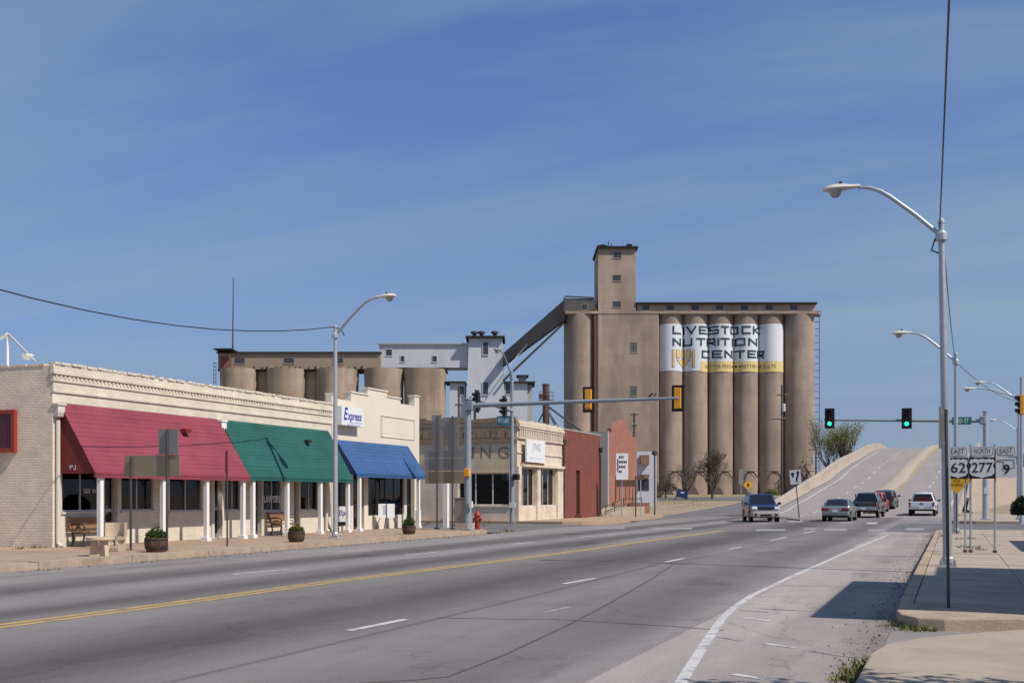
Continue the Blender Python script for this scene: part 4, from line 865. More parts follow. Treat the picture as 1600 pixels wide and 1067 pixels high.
for word, yy, spans in (('LIVESTOCK', (212, 305), ((225,330),(352,372),(385,495),(525,630),(648,752),(775,870),(888,980),(1010,1115),(1140,1235))), ('NUTRITION', (348, 438), ((225,328),(355,450),(495,605),(620,715),(736,756),(768,880),(906,926),(945,1053),(1085,1197))), ('CENTER', (487, 577), ((558,660),(678,790),(815,915),(940,1050),(1078,1182),(1195,1272)))):
    for ch, (a, b) in zip(word, spans):
        mb = MB(); strokes(mb, ch, bx_(a), bx_(b), bz(yy[1]), bz(yy[0]), sw_, vf, .12); mb.build('painted_letter', M_INK, el, org=LOC)
def rect(mb, a, b, c, d, off): wrap(mb, [(bx_(a), bz(d)), (bx_(b), bz(d)), (bx_(b), bz(c)), (bx_(a), bz(c))], vf, off)
mb, mc = MB(), MB()
for a, b, c, d in ((218, 246, 480, 683), (450, 478, 480, 683), (266, 312, 480, 577), (326, 372, 480, 577), (386, 432, 480, 577)): rect(mb, a, b, c, d, .10)
for a, b, c, d in ((225, 239, 487, 676), (457, 471, 487, 676), (273, 305, 487, 570), (333, 365, 487, 570), (393, 425, 487, 570)): rect(mc, a, b, c, d, .14)
wrap(mb, [(bx_(264), bz(590)), (bx_(350), bz(692)), (bx_(430), bz(590))], vf, .10); wrap(mc, [(bx_(280), bz(598)), (bx_(350), bz(680)), (bx_(415), bz(598))], vf, .14)
mb.build('painted_emblem', M_OCHRE, el, org=LOC); mc.build('painted_emblem', M_BILLYEL, el, org=LOC)
def wrap_text(body, a, b, yc, size, off):
    tm = text_mb(body, size, bx_(b) - bx_(a)); mb = MB()
    for f in tm.f: wrap(mb, [(tm.v[i][0] + (bx_(a) + bx_(b)) / 2, tm.v[i][2] + bz(yc)) for i in f], vf, off)
    return mb
for body, a, b in (('BETTER FEED', 600, 902), ('BETTER RESULTS', 1012, 1395)): wrap_text(body, a, b, 672, .95, .13).build('painted_slogan', M_GHOST, el, org=LOC)
mb = MB()
for x in (920, 957, 993): rect(mb, x - 9, x + 9, 658, 680, .13)
mb.build('painted_dots', M_INKBLACK, el, org=LOC)
# spouts along the foot of the silos
mb = MB()
for x in (1050, 1168, 1205, 1240, 1128, 1090):
    a = [(R.u(x), -.1, R.z(737)), (R.u(x + 8), -1.2, R.z(738)), (R.u(x + 15), -1.3, R.z(748)), (R.u(x + 18), -1.0, R.z(768))]; mb.tube(a, .16, 6)
mb.tube([(R.u(1040), -.2, R.z(736)), (R.u(1275), -.2, R.z(736))], .05, 5)
mb.build('loading_spouts', M_DARKPOST, el, org=LOC)

# the older elevator on the left
L = Loc(480, 190); k = L.k
e2 = thing('grain_elevator', 'older low row of tan concrete silos with a tan gallery behind the shops', 'grain elevator', L.loc, PSI)
zt = L.z(574)
for a, b in ((337, 394), (411, 471), (489, 556), (565, 628), (627.5, 695)):
    r = (b - a) * k / 2; silo(e2, L.u((a + b) / 2), r, r / 1.025, zt, M_SILO_L, 1)
for a, b in ((385, 418), (460, 497)): r = (b - a) * k / 2; silo(e2, L.u((a + b) / 2 + 2), r + 3.6, r, zt, M_SILO_L, 0)
MB().box(L.u(335), L.u(592), 2.4, 7, zt - .02, L.z(549)).build('gallery', mat('gallery_cladding', (.29, .225, .175), .9, var=.12, scale=.3, dirt=(.15, .11, .09), dirt_amt=.4, dirt_scale=.3), e2, org=LOC)
MB().box(L.u(333), L.u(593), 2.0, 7.5, L.z(549), L.z(547)).build('gallery_roof', M_ROOFEDGE, e2, org=LOC)
MB().box(L.u(334), L.u(696), 2.6, 7.6, zt - .3, zt + .05).build('silo_deck', M_ROOFEDGE, e2, org=LOC)
MB().box(L.u(333), L.u(362), 0, 7, L.z(545.5), L.z(544)).build('roof_plate', M_ROOFEDGE, e2, org=LOC)
MB().box(L.u(338), L.u(356), 2.33, 2.39, L.z(573), L.z(555)).build('rusty_door', mat('rusty_cladding', (.22, .09, .075), .85, var=.25), e2, org=LOC)
MB().box(L.u(356), L.u(358), .7, 1.0, L.z(600), L.z(550)).build('leg_casing', M_RUST, e2, org=LOC)
for x in (369, 447, 525): far_window(e2, L.u(x - 8), L.u(x + 8), 2.4, L.z(565), L.z(556))
MB().tube([(L.u(359), 2, L.z(548)), (L.u(360), 2, L.z(431))], [.14, .06], 6).build('mast', M_DARKPOST, e2, org=LOC)
mb = MB()
for x in (331.5, 335): mb.tube([(L.u(x), 1, -1), (L.u(x), 1, L.z(565))], .05, 5)
y = 566
while y < 640: mb.box(L.u(331.5), L.u(335), .96, 1.04, L.z(y) - .05, L.z(y) + .05); y += 6
mb.build('ladder', M_DARKPOST, e2, org=LOC)
mb = MB()
for i in range(22):
    x = 350 + i * 10.6 + rnd.uniform(-3, 3); mb.box(L.u(x), L.u(x + rnd.uniform(1, 3)), 2.0, 2.5, zt - rnd.uniform(.1, .35), zt + rnd.uniform(.05, .5))
mb.build('deck_debris', M_ROOFEDGE, e2, org=LOC, kind='stuff')
# white feed mill beside it
L2 = Loc(480, 193.5); zt2 = L2.z(575)
ml = thing('feed_mill', 'whitewashed feed mill tower with side wings joined to the older silos', 'mill', L2.loc, PSI)
MB().box(L2.u(592.5), L2.u(733), -.2, 4.2, zt2 + .06, L2.z(538.5)).build('gallery', M_WHITE_ROUGH, ml, org=LOC)
MB().box(L2.u(591), L2.u(733), -.6, 4.6, L2.z(538.5), L2.z(536.5)).build('gallery_roof', M_GALV, ml, org=LOC)
for x, y, w, h in ((608, 551, 9, 10), (629, 561, 6, 9), (679, 561, 7, 9)): far_window(ml, L2.u(x - w/2), L2.u(x + w/2), -.2, L2.z(y + h/2), L2.z(y - h/2), fm=M_WHITE_ROUGH)
mb = MB(); zb_, zt_ = -1, L2.z(530)
mb.add([(L2.u(725), -1.6, zb_), (L2.u(794), -1.6, zb_), (L2.u(794), 6, zb_), (L2.u(725), 6, zb_), (L2.u(733), -1.2, zt_), (L2.u(785), -1.2, zt_), (L2.u(785), 5.5, zt_), (L2.u(733), 5.5, zt_)], [(0,1,5,4),(1,2,6,5),(2,3,7,6),(3,0,4,7),(4,5,6,7)])
mb.build('tower', M_WHITE_ROUGH, ml, org=LOC)
MB().box(L2.u(728), L2.u(789), -2, 6.2, L2.z(530), L2.z(527)).build('tower_roof', M_ROOFEDGE, ml, org=LOC)
for x in (741, 752, 773):
    c = (L2.u(x), 1, L2.z(527)); MB().lathe([(.55, 0), (.35, .3), (.35, .7), (.65, .8), (.65, 1.1), (.2, 1.25)], 12, c).build('roof_vent', M_DARKPOST, ml, org=LOC)
MB().lathe([(.6, 0), (.5, .35), (0, .5)], 12, (L2.u(763), 1, L2.z(527))).build('roof_vent', M_DARKPOST, ml, org=LOC)
def tilt_v(y): f = (L2.z(y) - zb_) / (zt_ - zb_); return -1.6 + .4 * f
for x, y, w, h in ((759, 546, 8, 19), (759, 608, 8, 19)): far_window(ml, L2.u(x - w/2), L2.u(x + w/2), tilt_v(y) - .1, L2.z(y + h/2), L2.z(y - h/2), fm=M_WHITE_ROUGH)
MB().box(L2.u(703), L2.u(727), -.6, 4, -1, L2.z(599)).build('side_wing', M_WHITE_ROUGH, ml, org=LOC); MB().box(L2.u(696), L2.u(728), -1.2, 4.5, L2.z(599), L2.z(596.5)).build('wing_roof', M_ROOFEDGE, ml, org=LOC)
MB().box(L2.u(786), L2.u(824), -.4, 6, -1, L2.z(599)).build('side_wing', M_WHITE_ROUGH, ml, org=LOC); MB().box(L2.u(786), L2.u(836), -1.0, 7, L2.z(599), L2.z(596.5)).build('wing_roof', M_ROOFEDGE, ml, org=LOC)
MB().box(L2.u(823.6), L2.u(832), 1.5, 6, -1, L2.z(599.2)).build('wing_shaded_side', M_GREYWALL, ml, org=LOC)  # right face of the wing, its shade put into the grey colour
MB().box(L2.u(810), L2.u(823), 1, 3.5, L2.z(596.5), L2.z(587)).build('cupola', M_GREYWALL, ml, org=LOC); MB().box(L2.u(807), L2.u(826), .6, 4, L2.z(587), L2.z(585)).build('cupola_roof', M_ROOFEDGE, ml, org=LOC)
far_window(ml, L2.u(717), L2.u(725.5), -.6, L2.z(617), L2.z(604), fm=M_WHITE_ROUGH); far_window(ml, L2.u(790), L2.u(797), -.4, L2.z(616), L2.z(599.5), fm=M_WHITE_ROUGH)
# enclosed conveyor rising to the tall elevator
cv = thing('conveyor_gallery', 'dark sloping enclosed conveyor joining the white mill tower to the tall elevator', 'conveyor', L.loc, PSI)
def cpt(x, y, dv=0): f = (x - 787) / 95; t = 190 + f * 20; k_ = t / F; return ((x - 480) * L.k * t / 190 * 1.0 + 0, (t - 190) + dv, EYE + (775 - y) * k_ - L.tz) if False else ((x - 800) * k_ - (480 - 800) * L.k, t - 190 + dv, EYE + (775 - y) * k_ - L.tz)
M_CONV = mat('conveyor_sheet', (.022, .024, .030), .85, spec=.1, metal=.0, var=.25, scale=.25, dirt=(.055, .048, .042), dirt_amt=.5, dirt_scale=.15)
mb = MB().prism([cpt(786, 571), cpt(786, 552), cpt(882, 468), cpt(882, 500)], (0, 3, 0)); mb.build('gallery', M_CONV, cv, org=LOC)
mb = MB(); 
for i in range(9):
    f = i / 8; x = 788 + 92 * f; mb.tube([cpt(x, 551 - 83.5 * f, -.05), cpt(x + 1, 570 - 68 * f, -.05)], .06, 4)
mb.build('sheet_seam', M_DARKPOST, cv, org=LOC)
MB().tube([cpt(787, 593, 1), cpt(884, 501, 1)], .2, 8).build('spout', M_ROOFEDGE, cv, org=LOC)
MB().tube([cpt(787, 583, 0), cpt(847, 508, -.2)], .09, 6).build('spout', M_GALV, cv, org=LOC)
# rusty leg with a railed platform and braces
V = Loc(853, 150); lg = thing('rusty_stack', 'rusty vertical pipe with railed platform and spread braces between the mill and tall silos', 'pipe stack', V.loc, PSI)
MB().lathe([(.45, -1), (.45, V.z(602)), (.52, V.z(602)), (.52, V.z(600))], 12, (0, 0, 0)).build('pipe', M_RUST, lg, smooth=40, org=LOC)
mb = MB().box(V.u(842), V.u(864), -.7, .7, V.z(625) - .06, V.z(625))
for x in (842, 848, 858, 864): mb.tube([(V.u(x), -.7, V.z(625)), (V.u(x), -.7, V.z(613))], .04, 5)
for y in (613, 619): mb.tube([(V.u(842), -.7, V.z(y)), (V.u(864), -.7, V.z(y))], .04, 5)
mb.box(V.u(842), V.u(848), -.5, .3, V.z(623), V.z(616)); mb.build('platform', M_RUST, lg, org=LOC)
mb = MB()
for x, y in ((840, 662), (872, 668), (862, 655)): mb.tube([(0, 0, V.z(636)), (V.u(x), -.5 if x > 850 else .5, V.z(y)), (V.u(853 + (x - 853) * 3), -.5, V.z(636 + (y - 636) * 3))], .1, 6)
mb.tube([(V.u(855), -.2, V.z(634)), (V.u(912), -.4, V.z(677))], .13, 6); mb.build('brace', M_DARKPOST, lg, org=LOC)
# ------------------------------------------------------------------ street lamps, signals, signs
GL = 'cobra head street lamps along the main street'
def street_lamp(label, loc, rot, h=7.3, rise=1.05, reach=1.65, m=None, fat=1.0):
    t = thing('street_lamp', label, 'street lamp', loc, rot, GL); m = m or M_GALV
    MB().tube([(0, 0, 0), (0, 0, h)], [.095 * fat, .062 * fat], 12).build('pole', m, t, smooth=40, org=LOC)
    MB().box(-.17, .17, -.17, .17, 0, .04).lathe([(.13, .04), (.12, .16), (.1, .2)], 12).build('base', m, t, org=LOC)
    mb = MB()
    for a, b in ((-.13, -.13), (.13, -.13), (.13, .13), (-.13, .13)): mb.lathe([(.03, .04), (.03, .11), (.02, .13)], 6, (a, b, 0))
    mb.build('anchor_bolts', M_ALU, t, org=LOC)
    MB().lathe([(.075, 0), (.075, .06), (.02, .12)], 10, (0, 0, h)).build('pole_cap', m, t, org=LOC)
    pts = [(0, 0, h - .25), (.06, 0, h - .2)] + [(reach * f, 0, h - .2 + (rise + .1) * g_) for f, g_ in ((.3, .38), (.6, .76), (.72, .885), (.84, .965), (.93, .99), (1, 1))]
    MB().tube(pts, [.045] * 5 + [.038, .034, .034], 8).build('arm', m, t, smooth=50, org=LOC)
    MB().lathe([(.12, 0), (.12, .14), (.07, .2)], 10, (0, 0, h - .35)).build('arm_clamp', m, t, org=LOC)
    z = pts[-1][2]; hd = MB(); prof = [(-.05, .05, .05), (.12, .08, .06), (.28, .15, .09), (.48, .17, .1), (.62, .15, .085), (.71, .07, .04)]; vs = []; n = 12
    for d, w, hh in prof: vs += [(reach + d, w * math.cos(2*math.pi*j/n), z + .02 + hh * math.sin(2*math.pi*j/n) * (1 if math.sin(2*math.pi*j/n) > 0 else .45)) for j in range(n)]
    hd.add(vs, [(i*n+j, i*n+(j+1)%n, (i+1)*n+(j+1)%n, (i+1)*n+j) for i in range(len(prof)-1) for j in range(n)] + [tuple(range(n)), tuple(range(5*n, 6*n))])
    lh = hd.build('lamp_head', M_TRIM if m is M_GALV else m, t, smooth=50, org=LOC)
    MB().lathe([(.0, -.17), (.07, -.155), (.115, -.10), (.135, -.03), (.135, .0)], 14, (reach + .46, 0, z + .0)).build('lens', mat('lamp_lens', (.42, .38, .33), .25, var=.1), lh, smooth=60, org=LOC)
    MB().lathe([(.03, 0), (.03, .06), (.015, .07)], 8, (reach + .35, 0, z + .11)).build('photocell', M_DARK, lh, org=LOC)
    return t
def at0(x, y, z=.15): q = gp(x, y, z); return (q.x, q.y, z)
R1 = street_lamp('tall galvanised street lamp on the near pale pavement, biggest of the lamps', at0(1481, 884), math.pi, h=7.12)
R1.rotation_euler = (0, .018, math.pi)
L1 = street_lamp('galvanised street lamp on the tan pavement before the green awning', at0(524, 840), 0)
R2 = street_lamp('galvanised street lamp just beyond the route signs on the near pavement', at0(1493.5, 833), math.pi, h=6.95)
C1 = street_lamp('grey street lamp with a street name sign by the cream corner building', at0(800, 817), -math.pi / 2, h=8.1, m=M_GREYPAINT, fat=1.35)
L0 = street_lamp('galvanised street lamp on the tan pavement near the camera, beyond the left edge', (-20, 9.8, .15), 0)
R3 = street_lamp('far street lamp on the pavement by the right hand traffic signal', (3.75, 76, .15), math.pi, h=7.6, reach=1.9)
R4 = street_lamp('farther street lamp with its head seen above the route signs', (4.1, 70.6, .15), math.pi, h=7.1, reach=2.9, rise=.7)
R5 = street_lamp('farthest small street lamp near the foot of the overpass', (6.2, 128, T(128)), math.pi, h=8, reach=2)
def wire(pts_, label, sag=.25, r=.012, n=14, name='overhead_wire'):
    a, b = Vector(pts_[0]), Vector(pts_[1]); mb = MB().tube([a.lerp(b, i/n) - Vector((0, 0, sag * 4 * (i/n) * (1 - i/n))) for i in range(n + 1)], r, 5)
    return tag(mb.build(name, M_BLACK), label, 'wire', 'overhead wires between the lamp posts')
r1t = Vector(R1.location) + Vector((-.1, 0, 7.0)); r2t = Vector(R2.location) + Vector((0, 0, 6.7)); r3t = Vector(R3.location) + Vector((0, 0, 7.3)); r4t = Vector(R4.location) + Vector((0, 0, 6.9))
wire((Vector((-.27, 25, 7.2)), (.16, 3, 7.5)), 'dark overhead cable rising from the nearest lamp post out of the top of the picture', .15, .014)
wire((r1t, r2t), 'thin wire from the nearest lamp post to the lamp beyond the route signs', .4)
wire((r2t, r4t), 'thin wire running on from the second lamp post towards the bridge lamps', .5)
l1t = Vector(L1.location) + Vector((0, 0, 7.35)); wire((l1t, (-20, 9.8, 7.4)), 'dark sagging overhead cable running left from the lamp post by the green awning', 1.25, .016)
MB().tube([l1t, l1t + Vector((.25, 0, -.15)), l1t + Vector((.3, .1, -.3))], .02, 5).build('cable_clamp', M_DARK, L1, org=None)
onto(MB().tube([r1t, r1t + Vector((-.15, 0, -.2)), r1t + Vector((-.22, 0, -.42)), r1t + Vector((-.05, 0, -.5))], .018, 5), R1).build('cable_clamp', M_DARK, R1, org=LOC)
for ch in L1.children:
    pass
# signal heads: built facing -y
M_LENS_OFF_R = mat('red_lens_off', (.10, .012, .012), .2); M_LENS_OFF_Y = mat('amber_lens_off', (.14, .07, .01), .2); M_LENS_OFF_G = mat('green_lens_off', (.01, .06, .045), .2); M_LENS_ON = emit('green_lens_lit', (.03, .95, .50), 1.5)
def signal_head(name, label, loc, rot, lit=False, backplate=True, sc=1.0, body=None):
    t = thing(name, label, 'traffic light', loc, rot, 'traffic signal heads at the crossing'); s = sc
    MB().box(-.17*s, .17*s, 0, .2*s, -.52*s, .52*s).build('housing', body or M_YELLOW, t, org=LOC, bevel=.02)
    if backplate:
        mb = MB(); 
        mb.box(-.31*s, -.172*s, .03, .05, -.66*s, .66*s); mb.box(.172*s, .31*s, .03, .05, -.66*s, .66*s); mb.box(-.172*s, .172*s, .03, .05, .522*s, .66*s); mb.box(-.172*s, .172*s, .03, .05, -.66*s, -.522*s); mb.build('backplate', M_BLACK, t, org=LOC)
    MB().box(-.168*s, .168*s, -.012, -.001, -.518*s, .518*s).build('face_plate', M_BLACK, t, org=LOC)
    for z, m in ((.345, M_LENS_OFF_R), (0, M_LENS_OFF_Y), (-.345, M_LENS_ON if lit else M_LENS_OFF_G)):
        v = MB(); r = .15 * s; vs = []; n = 16
        for d in (-.012, -.24 * s):
            for j in range(n + 1):
                a = math.radians(-60 + 300 * j / n); vs.append((r * math.cos(a), d if not (d < -.1 and (j < 3 or j > n - 3)) else -.1 * s, z * s + r * math.sin(a)))
        v.add(vs, [(j, j+1, n+2+j, n+1+j) for j in range(n)]); vo = v.build('visor', M_BLACK, t, smooth=40, org=LOC)
        MB().lathe([(.14*s, -.014), (.10*s, -.03), (.0, -.04)], 16, (0, 0, z*s), axis='y').build('lens', m, vo, smooth=60, org=LOC)
    return t
# mast arm on the left (signals face away)
mp_ = at0(731, 828)
ma = thing('signal_mast', 'blue grey signal pole with a long mast arm by the control cabinet', 'signal pole', mp_)
MB().tube([mp_, (mp_[0], mp_[1], 5.75)], [.17, .135], 14).build('pole', M_GREYPAINT, ma, smooth=40)
MB().lathe([(.2, 0), (.2, .05), (.0, .1)], 12, (mp_[0], mp_[1], 5.72)).build('pole_cap', M_GREYPAINT, ma)
MB().box(mp_[0]-.22, mp_[0]+.22, mp_[1]-.22, mp_[1]+.22, .15, .2).build('base', M_GREYPAINT, ma)
aend = aY(1060, 622, mp_[1])
MB().tube([(mp_[0]+.1, mp_[1], 5.44), (mp_[0]+.5, mp_[1], 5.47), (aend.x, mp_[1], aend.z)], [.115, .105, .055], 12).build('mast_arm', M_GREYPAINT, ma, smooth=40)
MB().box(mp_[0]-.02, mp_[0]+.28, mp_[1]-.18, mp_[1]+.18, 5.25, 5.65).build('arm_flange', M_GREYPAINT, ma, bevel=.03)
for x, y, lb in ((917, 623.5, 'yellow signal head seen from behind, halfway along the left mast arm'), (1057, 621.5, 'yellow signal head seen from behind at the tip of the mast arm')):
    q = aY(x, y, mp_[1]); signal_head('traffic_light', lb, (q.x, mp_[1] + .28, q.z), math.pi, sc=.80)
q = aY(731, 738, mp_[1] - .15); MB().box(q.x - .12, q.x + .12, mp_[1] - .32, mp_[1] - .14, q.z - .17, q.z + .17).build('pedestrian_signal', M_YELLOW, ma, bevel=.02)
q = aY(735, 788, mp_[1] - .15); MB().box(q.x - .03, q.x + .1, mp_[1] - .24, mp_[1] - .12, q.z - .14, q.z + .14).build('push_button_sign', M_SIGNWHITE, ma)
M_BIRD = mat('bird_feathers', (.03, .03, .035), .7, var=.3)
for x, lb in ((1016, 'small dark bird perched on the left mast arm, nearer the pole'), (1023, 'small dark bird perched on the left mast arm, nearer the tip')):
    q = aY(x, 620, mp_[1]); f_ = (q.x - mp_[0]) / (aend.x - mp_[0]); z_ = 5.46 + (aend.z - 5.46) * f_ + .075
    bd_ = thing('bird', lb, 'bird', (q.x, mp_[1], z_), rnd.uniform(0, 3), 'birds on the mast arm')
    MB().tube([(-.11, 0, .03), (-.05, 0, .05), (.02, 0, .09), (.06, 0, .13), (.075, 0, .165), (.1, 0, .17), (.125, 0, .165)], [.012, .03, .045, .036, .026, .022, .004], 8).build('body', M_BIRD, bd_, smooth=60, org=LOC); MB().tube([(0, .015, .05), (.0, .015, -.02)], .005, 4).tube([(0, -.015, .05), (0, -.015, -.02)], .005, 4).build('legs', M_BIRD, bd_, org=LOC)
# side-street mast arm from the far lamp pole, with two signals
cx, cy = C1.location.x, C1.location.y
sa = thing('side_mast_arm', 'grey signal arm reaching over the side street from the corner lamp pole', 'signal arm', (cx, cy, 6.3))
MB().tube([(cx, cy, 6.2), (cx, cy - 5.6, 6.45)], [.11, .07], 10).build('mast_arm', M_GREYPAINT, sa, smooth=40)
for dy_, lb in ((5.2, 'dark signal head at the tip of the arm over the side street'), (1.6, 'dark signal head near the pole on the arm over the side street')):
    signal_head('traffic_light', lb, (cx + .15, cy - dy_, 6.3), -math.pi / 2, sc=.85, backplate=True, body=M_BLACK)
def name_sign(parent, x0, x1, y, z0, z1, body, ay='Y'):
    MB().box(x0, x1, y - .02, y + .02, z0, z1).build('name_plate', M_SIGNGREEN, parent); place_text(text_mb(body, (z1 - z0) * .8, (x1 - x0) * .7, bold=.005), ((x0 + x1) / 2, y - .021, (z0 + z1) / 2), 'Y').build('plate_lettering', M_SIGNWHITE, parent)
q0, q1 = aY(777, 650, cy - .2), aY(797, 664, cy - .2)
onto(MB().box(q0.x, q1.x, cy - .24, cy - .2, q1.z, q0.z), C1).build('name_plate', mat('teal_sign', (.03, .20, .22), .5), C1, org=LOC)
onto(MB().box(q0.x + .06, q1.x - .06, cy - .245, cy - .241, q1.z + .12, q0.z - .12), C1).build('plate_lettering', mat('pale_teal', (.35, .5, .52), .5), C1, org=LOC)
for x, y in ((790, 745), (807, 745)): q = aY(x, y, cy); onto(MB().box(q.x - .14, q.x + .14, cy - .2, cy + .14, q.z - .16, q.z + .16), C1).build('pedestrian_signal', M_BLACK, C1, org=LOC)
for x, y in ((801, 789),): q = aY(x, y, cy - .14); onto(MB().box(q.x - .17, q.x + .17, cy - .2, cy - .14, q.z - .14, q.z + .14), C1).build('push_button_sign', M_SIGNWHITE, C1, org=LOC)
# right mast arm (green signals face us)
mr = at0(1540, 812)
m2 = thing('signal_mast', 'grey signal pole behind the route signs with an arm holding two green lights', 'signal pole', mr)
MB().tube([mr, (mr[0], mr[1], 6.75)], [.19, .15], 14).build('pole', M_GALV, m2, smooth=40)
e2_ = aY(1288, 656, mr[1]); MB().tube([(mr[0]-.1, mr[1], 6.2), (e2_.x, mr[1], e2_.z)], [.12, .06], 12).build('mast_arm', M_GREYPAINT, m2, smooth=40)
MB().box(mr[0]-.35, mr[0]+.0, mr[1]-.2, mr[1]+.2, 6.0, 6.5).build('arm_flange', M_GREYPAINT, m2, bevel=.05)
MB().lathe([(.19, 0), (.19, .06), (0, .12)], 12, (mr[0], mr[1], 6.75)).build('pole_cap', M_GALV, m2); MB().box(mr[0]-.3, mr[0]+.3, mr[1]-.3, mr[1]+.3, .15, .22).build('base', M_GALV, m2)
MB().box(mr[0]-.1, mr[0]+.12, mr[1]-.28, mr[1]-.17, 1.75, 2.1).build('push_button_sign', M_SIGNWHITE, m2)
for x, lb in ((1297, 'lit green traffic light at the tip of the right mast arm beside the tall elevator'), (1417, 'lit green traffic light on the mast arm above the crest of the road')):
    q = aY(x, 654, mr[1]); signal_head('traffic_light', lb, (q.x, mr[1] - .3, q.z), 0, lit=True, sc=.98, body=M_BLACK)
q0, q1 = aY(1487, 652, mr[1] - .2), aY(1518, 663, mr[1] - .2); name_sign(m2, q0.x, q1.x, mr[1] - .22, q1.z, q0.z, '3RD ST')
# right edge signal, seen from the side
sp = gp(1596, 820, .15); sp = (sp.x, sp.y, .15)
m3 = thing('signal_mast', 'slim signal post at the right edge behind the clipped bush', 'signal pole', sp)
MB().tube([sp, (sp[0], sp[1], 7.6)], [.1, .07], 10).build('pole', M_GALV, m3, smooth=40); MB().box(sp[0]-.2, sp[0]+.2, sp[1]-.2, sp[1]+.2, .15, .2).build('base', M_GALV, m3)
q = aT(1589, 634, sp[1] / 1.09); signal_head('traffic_light', 'black traffic light with yellow side seen in profile at the right edge', (q.x + .1, sp[1] - .25, q.z), -math.pi / 2, backplate=False, sc=.95)
# route sign cluster
def panel(parent, x0, x1, z0, z1, y, m, name='panel', r=.04, th=.012):
    pts = []
    for cx_, cz_, a in ((x1 - r, z1 - r, 0), (x0 + r, z1 - r, 90), (x0 + r, z0 + r, 180), (x1 - r, z0 + r, 270)):
        for j in range(4): b = math.radians(a + 30 * j); pts.append((cx_ + r * math.cos(b), y, cz_ + r * math.sin(b)))
    return MB().prism(pts, (0, th, 0)).build(name, m, parent)
def framed(parent, x0, x1, z0, z1, y, bw=.011):
    panel(parent, x0, x1, z0, z1, y, M_SIGNWHITE, 'sign_panel'); panel(parent, x0 + .015, x1 - .015, z0 + .015, z1 - .015, y - .003, M_INKBLACK, 'sign_border', th=.003); panel(parent, x0 + .015 + bw, x1 - .015 - bw, z0 + .015 + bw, z1 - .015 - bw, y - .006, M_SIGNWHITE, 'sign_face', .03, th=.003)
def shield(parent, cx_, cz_, w, h, y):
    panel(parent, cx_ - w/2, cx_ + w/2, cz_ - h/2, cz_ + h/2, y, M_INKBLACK, 'sign_panel', .02)
    half = [(0, .44), (.16, .40), (.27, .46), (.36, .38), (.40, .44), (.48, .30), (.40, .12), (.46, -.06), (.46, -.24), (.36, -.36), (.2, -.40), (.08, -.43), (0, -.48)]
    pts = half + [(-a, b) for a, b in half[::-1][1:-1]]
    MB().prism([(cx_ + a * w, y - .004, cz_ + b * h) for a, b in pts], (0, .003, 0)).build('shield_face', M_SIGNWHITE, parent)
Yr = gp(1516, 863, .15).y
def sx(x): return aY(x, 740, Yr).x
def sz(y): return aY(1540, y, Yr).z
G_R = 'route sign assembly'
rt = thing('route_sign', 'row of highway route signs reading EAST 62, NORTH 277 and EAST 9', 'road sign', (sx(1534), Yr, .15))
for x in (1508, 1516.5, 1554.5):
    MB().tube([(sx(x) + .0, Yr + .04, .15), (sx(x), Yr + .04, sz(694 if x > 1510 else 720))], .028 if x > 1510 else .02, 8).build('post', M_GALV, rt)
    MB().box(sx(x) - .05, sx(x) + .05, Yr, Yr + .08, .15, .22).build('post_foot', M_RUST, rt)
for a, b, w in ((1481, 1511.5, 'EAST'), (1516.5, 1552.5, 'NORTH'), (1557, 1586.5, 'EAST')):
    framed(rt, sx(a), sx(b), sz(712.5), sz(697.5), Yr); place_text(text_mb(w, .2, (sx(b) - sx(a)) * .68, bold=0), ((sx(a) + sx(b)) / 2, Yr - .007, sz(705)), 'Y').build('sign_lettering', M_INKBLACK, rt)
for a, b, w, f in ((1481.5, 1513, '62', .74), (1513.5, 1555.5, '277', .78)):
    shield(rt, (sx(a) + sx(b)) / 2, sz(731), sx(b) - sx(a), sz(714.5) - sz(747.5), Yr); place_text(text_mb(w, .36, (sx(b) - sx(a)) * f, bold=.003), ((sx(a) + sx(b)) / 2, Yr - .005, sz(731)), 'Y').build('sign_lettering', M_INKBLACK, rt)
a, b = 1556, 1588; panel(rt, sx(a), sx(b), sz(746.5), sz(715), Yr, M_SIGNWHITE, 'sign_panel')
ok = [(1558.5, 719), (1583, 718.5), (1584.5, 724), (1584.5, 731), (1580, 732), (1568, 730), (1568, 722), (1559, 721.5), (1558.5, 719)]
mb = MB()
for i in range(len(ok) - 1):
    p_, q_ = Vector((sx(ok[i][0]), 0, sz(ok[i][1]))), Vector((sx(ok[i+1][0]), 0, sz(ok[i+1][1]))); d = (q_ - p_).normalized(); n_ = Vector((-d.z, 0, d.x)) * .007
    mb.prism([(v.x, Yr - .004, v.z) for v in (p_ - d*.007 + n_, q_ + d*.007 + n_, q_ + d*.007 - n_, p_ - d*.007 - n_)], (0, .003, 0))
mb.build('state_outline', M_INKBLACK, rt); place_text(text_mb('9', .34, .16, bold=.007), (sx(1572.5), Yr - .005, sz(734)), 'Y').build('sign_lettering', M_INKBLACK, rt)
MB().box(sx(1484), sx(1586), Yr + .014, Yr + .03, sz(714), sz(713)).build('cross_bar', M_GALV, rt)
